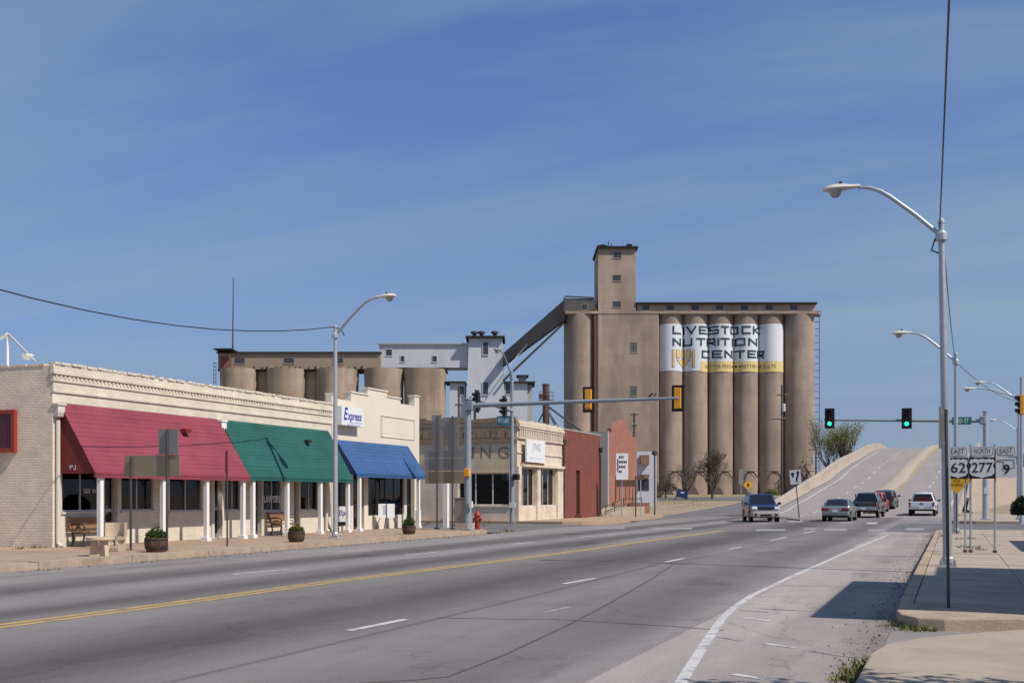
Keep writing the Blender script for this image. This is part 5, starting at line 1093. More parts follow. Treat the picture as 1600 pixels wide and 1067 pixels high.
# diamond warning sign
dp = at0(1495, 834); Yd = dp[1]
dw = thing('warning_sign', 'yellow diamond ice warning sign half hidden under the EAST 62 route sign', 'road sign', dp)
zc = aY(1494, 748.5, Yd).z; r_ = .56
MB().prism([(dp[0], Yd, zc - r_), (dp[0] + r_, Yd, zc), (dp[0], Yd, zc + r_), (dp[0] - r_, Yd, zc)], (0, .012, 0)).build('sign_panel', M_SIGNYEL, dw); MB().tube([(dp[0], Yd + .05, .15), (dp[0], Yd + .05, zc + .4)], .03, 8).build('post', M_DARKPOST, dw)
for w, dz, wd in (('WATCH FOR', .16, .5), ('ICE', -.06, .24), ('ON BRIDGE', -.22, .42)): place_text(text_mb(w, .15, wd), (dp[0], Yd - .004, zc + dz), 'Y').build('sign_lettering', M_INKBLACK, dw)
# sign post seen edge-on in front of the nearest lamp
np_ = at0(1482, 949)
ns = thing('sign_post', 'dark steel post with edge-on parking sign in front of the nearest lamp', 'sign post', np_)
MB().tube([np_, (np_[0] - .03, np_[1], 2.73)], .02, 8).build('post', M_DARKPOST, ns)
q0, q1 = aY(1467, 636, np_[1]), aY(1471, 700, np_[1]); MB().prism([(q0.x - .0, np_[1] - .03, q1.z), (q0.x + .03, np_[1] - .03, q1.z), (q1.x + .006, np_[1] + .03, q1.z), (q1.x - .03, np_[1] + .03, q1.z)], (0, 0, q0.z - q1.z)).build('sign_panel', M_SIGNTAN, ns)
MB().box(q0.x, np_[0], np_[1] - .012, np_[1] + .012, q1.z + .06, q1.z + .08).box(q0.x, np_[0], np_[1] - .012, np_[1] + .012, q0.z - .09, q0.z - .07).build('bolt', M_ALU, ns)
# left pavement signs seen from behind
Yb = gp(263, 860, .15).y
def bx2(x): return aY(x, 740, Yb).x
def bz2(y): return aY(240, y, Yb).z
bd = thing('sign_board', 'tan and grey road sign boards seen from behind on two posts before the red awning', 'road sign', (bx2(235), Yb, .15))
MB().box(bx2(195), bx2(282), Yb - .03, Yb - .01, bz2(744), bz2(711)).build('sign_panel', M_SIGNTAN, bd); MB().box(bx2(250), bx2(280), Yb - .055, Yb - .035, bz2(710), bz2(671)).build('sign_panel', M_SIGNBACK, bd)
for x, y, yb_ in ((207.5, 713, 858), (264, 671, 860)): MB().tube([(bx2(x), Yb - .08, .15), (bx2(x), Yb - .08, bz2(y))], .032, 8).build('post', M_DARKPOST, bd)
ps = at0(355, 853); pz = aY(355, 704, ps[1]).z
pp = thing('sign_post', 'thin dark post with a narrow sign seen edge on before the red awning', 'sign post', ps)
MB().tube([ps, (ps[0], ps[1], pz)], .026, 8).build('post', M_DARKPOST, pp); MB().prism([(ps[0] - .03, ps[1] - .05, pz - .65), (ps[0] + .03, ps[1] - .05, pz - .65), (ps[0] + .03, ps[1] - .04, pz - .65), (ps[0] - .03, ps[1] - .04, pz - .65)], (0, 0, .62)).build('sign_panel', M_REDPANEL, pp)
Yg = gp(690, 826, .15).y
def gx(x): return aY(x, 740, Yg).x
def gz(y): return aY(696, y, Yg).z
gs = thing('guide_sign', 'cluster of grey road sign backs on two posts beside the blue awning shop', 'road sign', (gx(696), Yg, .15))
for x in (684.5, 708.5): MB().tube([(gx(x), Yg - .1, .15), (gx(x), Yg - .1, gz(650))], .04, 8).build('post', M_DARKPOST, gs); MB().box(gx(x) - .1, gx(x) + .1, Yg - .2, Yg, .15, .2).build('post_foot', M_DARKPOST, gs)
for a, b, c, d in ((675, 690, 648, 683), (692, 718, 652, 684), (677, 694, 684, 703), (701, 717, 684, 703)): MB().box(gx(a), gx(b), Yg - .04, Yg - .02, gz(d), gz(c)).build('sign_panel', M_SIGNBACK, gs)
for a, b, c, d, m in ((664, 729, 704, 715, M_SIGNBACK), (664, 729, 715.5, 735, M_SIGNBACK), (665, 728, 736.5, 755, M_SIGNTAN)): MB().box(gx(a), gx(b), Yg - .04, Yg - .02, gz(d), gz(c)).build('sign_panel', m, gs)
wp = gp(697, 824, .15); tag(MB().box(wp.x - .11, wp.x + .11, wp.y - .11, wp.y + .11, .15, aY(697, 754, wp.y).z).build('marker_post', M_WHITE), 'square white post standing behind the grey sign backs', 'post')
# control cabinet, hydrant
cb_ = gp(721, 828, .15); cbn = thing('control_cabinet', 'grey signal control cabinet on a pale concrete plinth', 'cabinet', (cb_.x, cb_.y, .15))
xa, xb = aY(710, 800, cb_.y).x, aY(727, 800, cb_.y).x; zt = aY(715, 779, cb_.y).z
MB().box(xa, xb, cb_.y, cb_.y + .5, .45, zt).build('cabinet_body', M_SIGNBACK, cbn, bevel=.02); MB().box(xa + .08, aY(733, 800, cb_.y).x, cb_.y - .1, cb_.y + .6, .12, .45).build('plinth', M_CONC, cbn); MB().box(xa - .03, xb + .03, cb_.y - .03, cb_.y + .53, zt, zt + .05).build('lid', M_SIGNBACK, cbn)
MB().box(xa + .04, xb - .04, cb_.y - .012, cb_.y - .002, .5, zt - .06).build('cabinet_door', M_SIGNBACK, cbn)
hp = gp(746, 827, .13); hy = thing('fire_hydrant', 'red fire hydrant on the corner beside the signal pole', 'hydrant', (hp.x, hp.y, .13))
M_HYD = mat('hydrant_red', (.30, .035, .03), .55, var=.15)
MB().lathe([(.17, 0), (.17, .06), (.115, .07), (.115, .58), (.16, .6), (.16, .66), (.12, .74), (.05, .82)], 14).build('barrel', M_HYD, hy, smooth=35, org=LOC); MB().lathe([(.03, .8), (.03, .87)], 5).build('operating_nut', M_HYD, hy, org=LOC)
MB().lathe([(.075, -.2), (.075, .2)], 10, (0, 0, .46), axis='x').build('side_outlet', M_HYD, hy, org=LOC); MB().lathe([(.09, 0), (.09, .2)], 10, (0, -.2, .4), axis='y').build('front_outlet', M_HYD, hy, org=LOC)
# barrel planters
def planter(label, x, y, w, plant, flowers=False, seed=0):
    r = random.Random(seed); q = aX(x, y, -19.35); t = thing('barrel_planter', label, 'planter', (q.x, q.y, .15), r.uniform(0, 3), 'half barrel planters along the tan pavement'); s = w
    n = 18
    for i in range(n):
        a0, a1 = 2*math.pi*i/n + .015, 2*math.pi*(i+1)/n - .015; pr = [(.8, 0), (.97, .35), (1.0, .55), (.96, .8)]; vs = []
        for rr, zz in pr: vs += [(rr*s*math.cos(a0), rr*s*math.sin(a0), zz*s*1.55), (rr*s*math.cos(a1), rr*s*math.sin(a1), zz*s*1.55), (rr*s*.9*math.cos(a1), rr*s*.9*math.sin(a1), zz*s*1.55), (rr*s*.9*math.cos(a0), rr*s*.9*math.sin(a0), zz*s*1.55)]
        f = [(4*k+j, 4*k+(j+1)%4, 4*k+4+(j+1)%4, 4*k+4+j) for k in range(3) for j in range(4)] + [(0,1,2,3), (12,13,14,15)]
        MB().add(vs, f).build('stave', M_WOOD, t, org=LOC)
    for z in (.2, .62): MB().lathe([((.9 + .12*z)*s*1.02, z*s*1.55), ((.9 + .12*z)*s*1.03, (z + .1)*s*1.55)], 24).build('hoop', M_IRON, t, smooth=40, org=LOC)
    MB().lathe([(.86*s, 1.05*s), (.86*s, 1.1*s)], 18).build('soil', M_SOIL, t, org=LOC)
    mb, mf = MB(), MB()
    for i in range(420):
        a, rr = r.uniform(0, 6.28), s * .85 * math.sqrt(r.random()); h = r.uniform(.05, .32) * (1.3 - rr / s) * plant; c = Vector((rr*math.cos(a), rr*math.sin(a), 1.1*s + h)); d = Vector((r.gauss(0, 1), r.gauss(0, 1), r.gauss(.6, 1))).normalized() * r.uniform(.03, .11); e = d.cross(Vector((r.random(), r.random(), r.random()))).normalized() * .02
        tgt = mf if flowers and r.random() < .25 and h > .08 else mb
        tgt.add([c - e, c + d, c + e, c - d * .6], [(0, 1, 2, 3)])
    mb.build('plant', M_LEAF, t, org=LOC)
    if flowers: mf.build('flowers', M_FLOWER, t, org=LOC)
    return t
planter('wide half barrel planter with low green plants beside the sign post before the red awning', 244, 862, .30, 1.0, seed=1)
planter('half barrel planter with yellow flowers before the green awning', 463, 850, .275, .8, True, seed=2)
planter('half barrel planter with bushy green plants before the blue awning', 639, 836, .26, 1.3, seed=3)
# concrete table and curved bench
tq = gp(157, 868, .15)
ct = thing('concrete_table', 'cream concrete round table on splayed slab legs on the tan pavement', 'table', (tq.x, tq.y, .15)); ct.scale = (.85, .85, 1.05); M_CAST = mat('cast_concrete', (.56, .44, .32), .85, var=.1, bump=.2)
MB().lathe([(.36, .36), (.40, .38), (.40, .43), (.0, .44)], 24).build('table_top', M_CAST, ct, smooth=30, org=LOC)
for a in (.3, 2.4, 4.5): MB().prism([(-.06, .03, 0), (-.06, .30, 0), (-.06, .24, .36), (-.06, .06, .36)], (.12, 0, 0)).xform(Matrix.Rotation(a, 4, 'Z')).build('leg', M_CAST, ct, org=LOC)
bq = gp(173, 861, .15); cbm = thing('concrete_bench', 'cream concrete curved bench with a slab back beside the round table', 'bench', (bq.x, bq.y, .15)); cbm.scale = (.62, .62, .88)
def arc(r0, r1, z0, z1, a0, a1, n=10):
    mb = MB(); vs = []
    for i in range(n + 1):
        a = a0 + (a1 - a0) * i / n
        for r, z in ((r0, z0), (r1, z0), (r1, z1), (r0, z1)): vs.append((r*math.cos(a), r*math.sin(a), z))
    return mb.add(vs, [(4*i+k, 4*i+(k+1)%4, 4*i+4+(k+1)%4, 4*i+4+k) for i in range(n) for k in range(4)] + [(0,1,2,3), (4*n,4*n+1,4*n+2,4*n+3)])
arc(.25, .62, .34, .44, .3, 2.9).build('seat', M_CAST, cbm, org=LOC); arc(.56, .66, .442, .85, .5, 2.7).build('backrest', M_CAST, cbm, org=LOC)
for a in (.6, 2.5): arc(.3, .6, 0, .34, a - .12, a + .12, 2).build('leg', M_CAST, cbm, org=LOC)
# park benches against the shop wall
def bench(label, x, y0_, y1_):
    t = thing('park_bench', label, 'bench', (x, (y0_ + y1_) / 2, .15), 0, 'slatted park benches under the awnings'); hl = (y1_ - y0_) / 2
    for i in range(4): MB().box(.08 + i * .105, .17 + i * .105, -hl, hl, .42, .45).build('seat_slat', M_BENCHWOOD, t, org=LOC)
    for i in range(3): MB().box(.0 - i * .03, .03 - i * .03, -hl, hl, .52 + i * .11, .61 + i * .11).build('back_slat', M_BENCHWOOD, t, org=LOC)
    for s in (-1, 1):
        yy = s * (hl - .06); mb = MB().tube([(.5, yy, 0), (.46, yy, .2), (.5, yy, .38), (.45, yy, .42), (.05, yy, .41), (-.02, yy, .55), (-.1, yy, .86)], .028, 6); mb.tube([(.06, yy, .41), (.1, yy, .2), (.02, yy, 0)], .028, 6); mb.tube([(-.03, yy, .62), (.2, yy, .66), (.42, yy, .64), (.5, yy, .56), (.46, yy, .42)], .024, 6); mb.tube([(.1, yy, .44), (.2, yy, .56), (.33, yy, .55), (.36, yy, .45)], .016, 5)
        mb.build('end_frame', M_IRON, t, org=LOC)
    return t
bench('pale slatted park bench with black iron ends by the round table under the red awning', XW + .18, 25.15, 26.5); bench('brown slatted park bench under the lawyers window', XW + .18, 35.2, 36.3)
# sandwich boards
def board(label, x, y, w, h, txt):
    t = thing('sign_stand', label, 'sign board', (x, y, .15), .55)
    MB().box(-w/2, w/2, -.02, .02, .42, .42 + h).build('sign_panel', M_SIGNWHITE, t, org=LOC)
    mb = MB()
    for s in (-1, 1): mb.tube([(s*w*.36, -.06, 0), (s*w*.36, .03, .5)], .018, 5); mb.tube([(s*w*.36, .35, 0), (s*w*.36, .03, .6)], .018, 5)
    mb.build('leg', M_DARK, t, org=LOC)
    tm = text_mb(txt, h * .5, w * .72, shear=.25, bold=.006); place_text(tm, (0, -.024, .42 + h * .55), 'Y').build('lettering', M_INKBLUE, t, org=LOC)
    return t
board('white notice board with blue italic lettering beside the lamp post', -22.95, 39.7, .62, .62, 'EXpress')
b2_ = thing('sign_stand', 'white folded notice board on an easel before the dark shop window', 'sign board', (-23.1, 43.6, .15), .75)
for s in (-1, 1): MB().box(s*.19 - .175, s*.19 + .175, -.02, .02, .5, 1.12).build('sign_panel', M_SIGNWHITE, b2_, org=LOC)
for i, s in ((0, 1), (1, 1), (2, 1)): MB().box(-.16 + i*.05, -.14 + i*.05 , -.024, -.021, .65, 1.05).build('lettering', M_INKBLUE, b2_, org=LOC)
MB().box(-.02, .02, -.03, .03, .45, 1.22).tube([(-.5, -.1, 0), (-.3, 0, .5)], .018, 5).tube([(.5, -.1, 0), (.3, 0, .5)], .018, 5).tube([(0, .4, 0), (0, 0, .6)], .018, 5).build('easel', M_DARK, b2_, org=LOC)
# keep-right sign on a leaning post, delineator, far-left signs
kp = gp(1249, 809, .15); kr = thing('keep_right_sign', 'leaning keep right sign with black arrow on the median nose', 'road sign', (kp.x, kp.y, .15)); q = aY(1243, 745, kp.y); dx_ = q.x - kp.x
MB().tube([kp, (kp.x + dx_ * 1.28, kp.y, aY(1241, 733, kp.y).z)], .035, 8).build('post', M_DARKPOST, kr)
t_ = Matrix.Translation((q.x, kp.y - .06, q.z)) @ Matrix.Rotation(-.10, 4, 'Y')
MB().box(-.36, .36, -.01, .01, -.48, .48).xform(t_).build('sign_panel', M_SIGNWHITE, kr)
MB().prism([(.02, -.014, -.34), (.12, -.014, -.34), (.14, -.014, -.1), (.24, -.014, .1), (.24, -.014, .24), (.32, -.014, .24), (.19, -.014, .42), (.05, -.014, .24), (.13, -.014, .24), (.12, -.014, .12), (.02, -.014, -.08)], (0, .003, 0)).prism([(-.28, -.014, .3), (-.04, -.014, .3), (-.12, -.014, -.02), (-.2, -.014, -.02)], (0, .003, 0)).xform(t_).build('arrow', M_INKBLACK, kr)
dl = aT(1337, 767, 103); dl.z = H(dl.y); tag(MB().box(dl.x - .05, dl.x + .05, dl.y - .03, dl.y + .03, dl.z - .1, dl.z + 1.15).build('marker_post', M_DARKPOST), 'thin dark marker post standing between the bridge lanes', 'post')
def far_sign(label, x, yb, yt, t, w, h, m, diamond=False, back=None, name='road_sign', cat='road sign', ink=None):
    p = aT(x, yb, t); p.z = T(p.y) + (0 if t > 95 else .15); k = t / F; top = EYE + (775 - yt) * k
    o = thing(name, label, cat, p, PSI); MB().tube([(0, .05, 0), (0, .05, top - p.z)], .04, 6).build('post', M_GALV, o, org=LOC); zc = top - p.z - h * k / 2
    if diamond: r = w * k / 2; MB().prism([(0, 0, zc - r), (r, 0, zc), (0, 0, zc + r), (-r, 0, zc)], (0, .02, 0)).build('sign_panel', m, o, org=LOC); MB().box(-.06, .06, -.01, -.001, zc - r*.6, zc + r*.5).box(-.2, .2, -.01, -.001, zc - r*.1, zc + r*.1).build('symbol', M_INKBLACK, o, org=LOC)
    else: MB().box(-w*k/2, w*k/2, 0, .02, zc - h*k/2, zc + h*k/2).build('sign_panel', m, o, org=LOC)
    return o
far_sign('small yellow diamond warning sign on the far grass before the silos', 1169, 772, 750, 130, 15, 15, M_SIGNYEL, True)
far_sign('pale rectangular sign back on the far grass above the blue car', 1158, 770, 733, 135, 7, 24, M_SIGNBACK)
wsn = far_sign('tall white business sign on a brown post before the pink gabled building', 972, 808, 708, 79, 19, 41, M_SIGNWHITE)
k79 = 79 / F; zz0 = 1.6 + (775 - 728) * k79 - wsn.location.z; mb = MB()
for i, (w, n_) in enumerate(((.25, 3), (.5, 5), (.5, 4), (.2, 2))):
    for j in range(n_): mb.box(-.22 + j * .12, -.14 + j * .12, -.012, -.001, zz0 + .55 - i * .34, zz0 + .72 - i * .34)
mb.box(-.34, -.27, -.012, -.001, zz0 - .4, zz0 + .5); mb.build('lettering', M_INKBLACK, wsn, org=LOC)
MB().box(-.4, 1.0, .02, .06, zz0 - 1.45, zz0 - .98).build('lower_board', mat('brown_board', (.12, .07, .05), .8), wsn, org=LOC); MB().tube([(.97, .08, 0), (.97, .08, zz0 - .7)], .05, 6).build('post', M_DARKPOST, wsn, org=LOC)
far_sign('thin white post with a small brown sign before the white building', 1001, 806, 742, 82, 12, 7, mat('brown_board', (.12, .07, .05)))
yl = thing('yard_lamp', 'dark slim yard lamp post before the small white building', 'lamp post', (*aT(1023, 800, 88)[:2], .1)); MB().tube([(0, 0, 0), (0, 0, 4.7)], .06, 8).build('post', M_DARKPOST, yl, org=LOC); MB().lathe([(.1, 4.7), (.24, 4.8), (.24, 5.0), (.05, 5.1)], 10).build('lamp_head', M_DARKPOST, yl, org=LOC)
pb_ = aT(1066, 772, 155); pb_.z = T(pb_.y); bsn = thing('blue_sign', 'tilted dark blue sign board leaning beside the small bare tree', 'sign', pb_, PSI)
MB().prism([(-.75, 0, .4), (.75, 0, .1), (.75, 0, 1.1), (-.6, 0, 1.6)], (0, .05, 0)).build('sign_panel', mat('navy_sign', (.02, .03, .11), .4), bsn, org=LOC); MB().box(-.2, .25, -.01, -.001, .9, 1.05).build('lettering', M_SIGNWHITE, bsn, org=LOC); MB().tube([(-.7, .08, 1.3), (-.8, .08, .4), (-1.1, .08, 0)], .07, 6).build('leg', M_DARKPOST, bsn, org=LOC)
# utility poles
def utility_pole(label, x, yb, yt, t, arms, can=None, m=None):
    p = aT(x, yb, t); p.z = T(p.y) - .2; k = t / F; h = EYE + (775 - yt) * k - p.z; o = thing('utility_pole', label, 'utility pole', p, PSI, 'wooden utility poles'); m = m or M_BARK
    MB().tube([(0, 0, 0), (0, 0, h)], [.17, .11], 8).build('pole', m, o, org=LOC)
    for dz, w, sh in arms:
        MB().box(-w/2 + sh, w/2 + sh, -.18, -.08, h - dz - .07, h - dz + .07).build('crossarm', m, o, org=LOC)
        for s in (-.9, -.5, .5, .9): MB().lathe([(.05, 0), (.07, .08), (.03, .16)], 6, (s * w/2 + sh, -.13, h - dz + .07)).build('insulator', M_GREYWALL, o, org=LOC)
    if can: MB().lathe([(.24, 0), (.26, .05), (.26, .95), (.2, 1.02)], 12, (can[0], -.2, h - can[1])).build('transformer', can[2] if len(can) > 2 else M_GALV, o, org=LOC)
    return o
utility_pole('tall utility pole with a pale transformer before the tall silos', 1221.5, 768, 601, 150, ((1.4, 1.5, .1), (4.6, 1.9, -.5)), (.2, 3.6, M_WHITE_ROUGH))
MB_ = utility_pole('dark utility pole with a transformer bank behind the pink gabled building', 991, 770, 645, 135, ((.2, 1.0, 0), (1.5, .6, 0)), (-.1, 3.8, M_DARKPOST))
utility_pole('thin dark utility pole before the white mill tower', 717, 768, 603, 130, ((2.2, .9, 0),), None); utility_pole('short dark pole with rooftop fittings behind the corner building', 742, 768, 622, 95, ((.3, .7, 0),), None)
utility_pole('far utility pole at the right corner of the tall silos', 1275, 768, 700, 190, ((.3, 1.6, -.6), (1.6, 1.5, -.3)), (-.6, 2.6))
# ------------------------------------------------------------------ vehicles: built nose towards +y, then placed on the road
def car_paint(name, col, metal=.3): 
    m = mat(name, col, .32, metal=metal, var=.05, scale=1.5, spec=.5); m.node_tree.nodes['Principled BSDF'].inputs['Coat Weight'].default_value = .5; m.node_tree.nodes['Principled BSDF'].inputs['Coat Roughness'].default_value = .08
    return m
def vehicle(name, label, cat, pos, heading, sp, pitch=0):
    t = thing(name, label, cat, pos, 0, 'cars and pickups at the crossing'); t.rotation_mode = 'YXZ'; t.rotation_euler = (pitch, 0, heading)
    Wd, P = sp['w'] / 2, sp['paint']; prof = sp['profile']; ym = max(p[0] for p in prof); yn = min(p[0] for p in prof)
    zc = sum(p[1] for p in prof) / len(prof); vs = []; n = len(prof)
    xsn = ((-1, .90), (-.985, .955), (-.93, 1), (-.55, 1.005), (0, 1.008), (.55, 1.005), (.93, 1), (.985, .955), (1, .90))
    for xf, sc in xsn:
        for (y, z) in prof:
            e = (max(0, (abs(y - (ym + yn) / 2) - .36 * (ym - yn)) / (.14 * (ym - yn)))) ** 2         # corners of the plan rounded in
            b = 1 - .04 * max(0, z - .9) / .3
            vs.append((xf * Wd * b * (1 - .08 * e * min(1, e)), (y - (ym + yn)/2) * (1 - (1 - sc) * .30) + (ym + yn)/2, zc + (z - zc) * (1 - (1 - sc) * .62)))
    k = len(xsn); body = MB(); body.add(vs, [(i*n+j, i*n+(j+1)%n, (i+1)*n+(j+1)%n, (i+1)*n+j) for i in range(k-1) for j in range(n)] + [tuple(range(n)), tuple(range((k-1)*n, k*n))])
    body.build('body', P, t, smooth=32, org=LOC)
    # cabin: four-sided, tapering to the roof
    cb0, cb1, cr0, cr1, zb, zr = sp['cabin']; wb, wr = Wd * .93, Wd * sp.get('roofw', .74)
    b = [(-wb, cb0, zb), (wb, cb0, zb), (wb, cb1, zb), (-wb, cb1, zb)]; rr = [(-wr, cr0, zr), (wr, cr0, zr), (wr, cr1, zr), (-wr, cr1, zr)]
    cm = MB().add(b + rr + [(0, cr0 + .1, zr + .04), (0, cr1 - .12, zr + .05)], [(0,1,5,4),(1,2,6,5),(2,3,7,6),(3,0,4,7),(4,5,8),(6,7,9),(5,6,9,8),(7,4,8,9)]).build('cabin', sp.get('roofpaint', P), t, smooth=50, org=LOC, bevel=.08)
    def face(i, j, s0, s1, t0, t1, off=.012):
        A, B, D, C = Vector(b[i]), Vector(b[j]), Vector(rr[i]), Vector(rr[j]); nrm = (B - A).cross(D - A).normalized()
        f = lambda s, u: (A.lerp(B, s)).lerp(D.lerp(C, s), u) + nrm * off
        return [f(s0, t0)[:], f(s1, t0)[:], f(s1, t1)[:], f(s0, t1)[:]]
    def glass(nm, i, j, s0, s1, t0, t1): MB().prism(face(i, j, s0, s1, t0, t1, .004), (Vector(face(i, j, s0, s1, t0, t1, .018)[0]) - Vector(face(i, j, s0, s1, t0, t1, .004)[0]))).build(nm, M_CARGLASS, t, org=LOC)
    glass('rear_window', 0, 1, .07, .93, .10, .86); glass('windshield', 2, 3, .06, .94, .08, .90)
    for i, j in ((1, 2), (3, 0)):
        cuts = sp.get('sidecuts', ((.10, .48), (.52, .90)))
        for s0, s1 in cuts:
            if i == 3: s0, s1 = 1 - s1, 1 - s0
            glass('side_window', i, j, s0, s1, .12, .86)
    R_ = sp.get('wheel', .33); tr = sp.get('track', Wd - .11)
    for y in sp['axles']:
        for s in (-1, 1):
            MB().lathe([(R_ + .05, -.02), (R_ + .05, .012), (R_ - .02, .014)], 20, (s * (Wd - .016), y, R_ + .02), axis='x').build('wheel_arch', M_BLACK, t, org=LOC)
            wl = MB().lathe([(R_ * .6, -.10), (R_ * .94, -.11), (R_, -.07), (R_, .07), (R_ * .94, .11), (R_ * .6, .10)], 20, (s * tr, y, R_), axis='x').build('wheel', M_CAR_TYRE, t, smooth=40, org=LOC)
            rm = MB().lathe([(R_ * .64, s * .085), (R_ * .60, s * .112), (R_ * .2, s * .10), (0, s * .12)], 16, (s * tr, y, R_), axis='x'); rm.build('rim', M_ALU, wl, smooth=40, org=LOC)
    bx = lambda nm, m, *a, **q: MB().box(*a).build(nm, m, t, org=LOC, **q)
    y0, y1 = yn, ym; bm_ = sp.get('bumper', P)
    bx('rear_bumper', bm_, -Wd * .90, Wd * .90, y0 - .07, y0 + .1, sp.get('bz', .38), sp.get('bz', .38) + .26, bevel=.04); bx('front_bumper', bm_, -Wd * .9, Wd * .9, y1 - .1, y1 + .06, .32, .62, bevel=.05)
    bx('licence_plate', M_SIGNWHITE, -.16, .16, y0 - .085, y0 - .072, sp.get('plate', .72), sp.get('plate', .72) + .15)
    tz0, tz1, tw = sp['tail']
    for s in (-1, 1):
        a, c = sorted((s * Wd * .955, s * (Wd * .955 - tw))); bx('tail_lamp', M_TAIL, a, c, y0 - .035, y0 + .09, tz0, tz1, bevel=.02)
        hz = sp['head']; a, c = sorted((s * Wd * .92, s * Wd * .58)); bx('headlight', M_LAMPGLASS, a, c, y1 - .18, y1 + .03, hz, hz + .17, bevel=.03)
        my = cb1 - .35; a, c = sorted((s * (Wd + .03), s * (Wd + .22))); bx('mirror', sp.get('mirror', M_BLACK), a, c, my, my + .1, zb + .02, zb + .18, bevel=.02); a, c = sorted((s * Wd * .85, s * (Wd + .05))); bx('mirror_arm', M_BLACK, a, c, my + .03, my + .07, zb + .04, zb + .08)
    bx('grille', M_BLACK, -Wd * .5, Wd * .5, y1 - .05, y1 + .02, sp['head'] - .02, sp['head'] + .15, bevel=.02); bx('underbody', M_BLACK, -Wd * .86, Wd * .86, y0 + .2, y1 - .2, sp.get('ub', .26), sp.get('ub', .26) + .2)
    return t
def sedan_spec(paint, w=1.78): return dict(w=w, paint=paint, profile=[(-2.35, .42), (-2.38, .62), (-2.34, .86), (-2.25, .98), (-1.5, 1.02), (.9, .98), (2.0, .84), (2.32, .70), (2.38, .5), (2.3, .3), (1.7, .24), (-1.9, .26)], cabin=(-1.75, 1.05, -1.0, .25, .97, 1.41), axles=(-1.42, 1.38), tail=(.68, .86, .46), head=.62, plate=.60, wheel=.31)
def suv_spec(paint, w=1.82, lower=None): return dict(w=w, paint=paint, profile=[(-2.15, .42), (-2.2, .7), (-2.16, 1.06), (-1.9, 1.1), (1.0, 1.08), (1.95, .98), (2.16, .84), (2.2, .55), (2.1, .34), (1.5, .3), (-1.8, .32)], cabin=(-2.1, 1.2, -1.85, .35, 1.06, 1.72), axles=(-1.32, 1.34), tail=(.95, 1.3, .16), head=.72, plate=.85, wheel=.36, roofw=.78, bz=.42, sidecuts=((.05, .3), (.33, .62), (.65, .90)))
def pickup_spec(paint, w=1.98): return dict(w=w, paint=paint, profile=[(-2.75, .58), (-2.77, .8), (-2.77, 1.13), (-2.70, 1.16), (-.78, 1.16), (-.76, 1.14), (1.25, 1.10), (2.5, 1.04), (2.72, .9), (2.76, .55), (2.6, .42), (1.9, .38), (-2.0, .5)], cabin=(-.78, 1.45, -.62, .62, 1.12, 1.84), axles=(-1.65, 1.75), tail=(.78, 1.12, .15), head=.74, plate=.62, wheel=.40, roofw=.65, bz=.58, ub=.48, bumper=M_CHROME, sidecuts=((.05, .36), (.40, .90)))
P_SILVER = car_paint('silver_grey_paint', (.27, .285, .28), .5); P_GREY = car_paint('graphite_paint', (.075, .08, .085), .4); P_WHITE = car_paint('white_car_paint', (.66, .67, .70), 0); P_BLUE = car_paint('dark_blue_paint', (.016, .035, .14), .4); P_RED = car_paint('bright_red_paint', (.40, .02, .02), .1); P_OLIVE = car_paint('grey_green_paint', (.085, .085, .075), .4); P_LOWER = car_paint('pale_cladding', (.40, .37, .34), .2)
def on_road(x, t, dy=0):
    p = aT(x, 775, t); y = p.y; return Vector((p.x, y, H(y)))
v = vehicle('car', 'silver grey sedan seen from behind, nearest of the queue beside the keep right sign', 'car', on_road(1308, 71) + Vector((-.05, 2.35, 0)), -.03, sedan_spec(P_SILVER))
q = on_road(1350, 82.5); vehicle('pickup_truck', 'dark graphite pickup truck seen from behind in the queue ahead of the silver sedan', 'pickup', q + Vector((.1, 2.75, .02)), -.05, pickup_spec(P_GREY), .01)
q = on_road(1362, 92.5); vehicle('car', 'bright red car almost hidden behind the graphite pickup truck', 'car', q + Vector((.2, 2.3, .05)), -.05, suv_spec(P_RED, 1.76), .03)
q = on_road(1378.5, 98); vehicle('car', 'dark grey sport utility car at the far end of the queue', 'car', q + Vector((.15, 2.6, .02)), -.05, suv_spec(P_OLIVE, 1.9), .05)
q = on_road(1440, 86.7); wt = vehicle('pickup_truck', 'white pickup truck seen from behind driving alone towards the overpass', 'pickup', q + Vector((.08, 2.75, 0)), -.03, pickup_spec(P_WHITE), .01)
for o_ in [q_ for q_ in bpy.data.objects if q_.name.startswith('pickup_truck')]:
    MB().box(-.80, .80, -2.66, -.86, 1.166, 1.178).build('bed_shade_plate', M_BLACK, o_, org=LOC)  # black plate on the solid bed paints in the shade of a hollow
    for s_i in (-1, 1): a_, b_ = sorted((s_i * .80, s_i * .90)); MB().box(a_, b_, -2.72, -.82, 1.166, 1.21).build('bed_rail', M_BLACK if o_.name.endswith('truck') else P_WHITE, o_, org=LOC)
MB().box(-.13, .13, -.012, 0, -.05, .05).xform(Matrix.Translation(( .0, -2.775, 1.0))).build('tailgate_handle', M_BLACK, wt, org=LOC)
tb = tag(MB().box(-.56, .56, -.3, .3, 0, .24).box(-.58, .58, -.32, .32, .24, .29).build('tool_box', mat('red_box', (.17, .025, .016), .5), bevel=.02), 'red tool box standing behind the cab in the bed of the white pickup truck', 'tool box'); tb.location = wt.location + Vector((0, -1.15, 1.17))
sp_ = suv_spec(P_LOWER, 1.82); sp_['roofpaint'] = P_BLUE; sp_['head'] = .80
bs_ = vehicle('car', 'dark blue sport utility car with pale lower body coming towards the crossing', 'car', on_road(1188, 69) + Vector((-.35, 2.2, 0)), math.pi + .31, sp_)
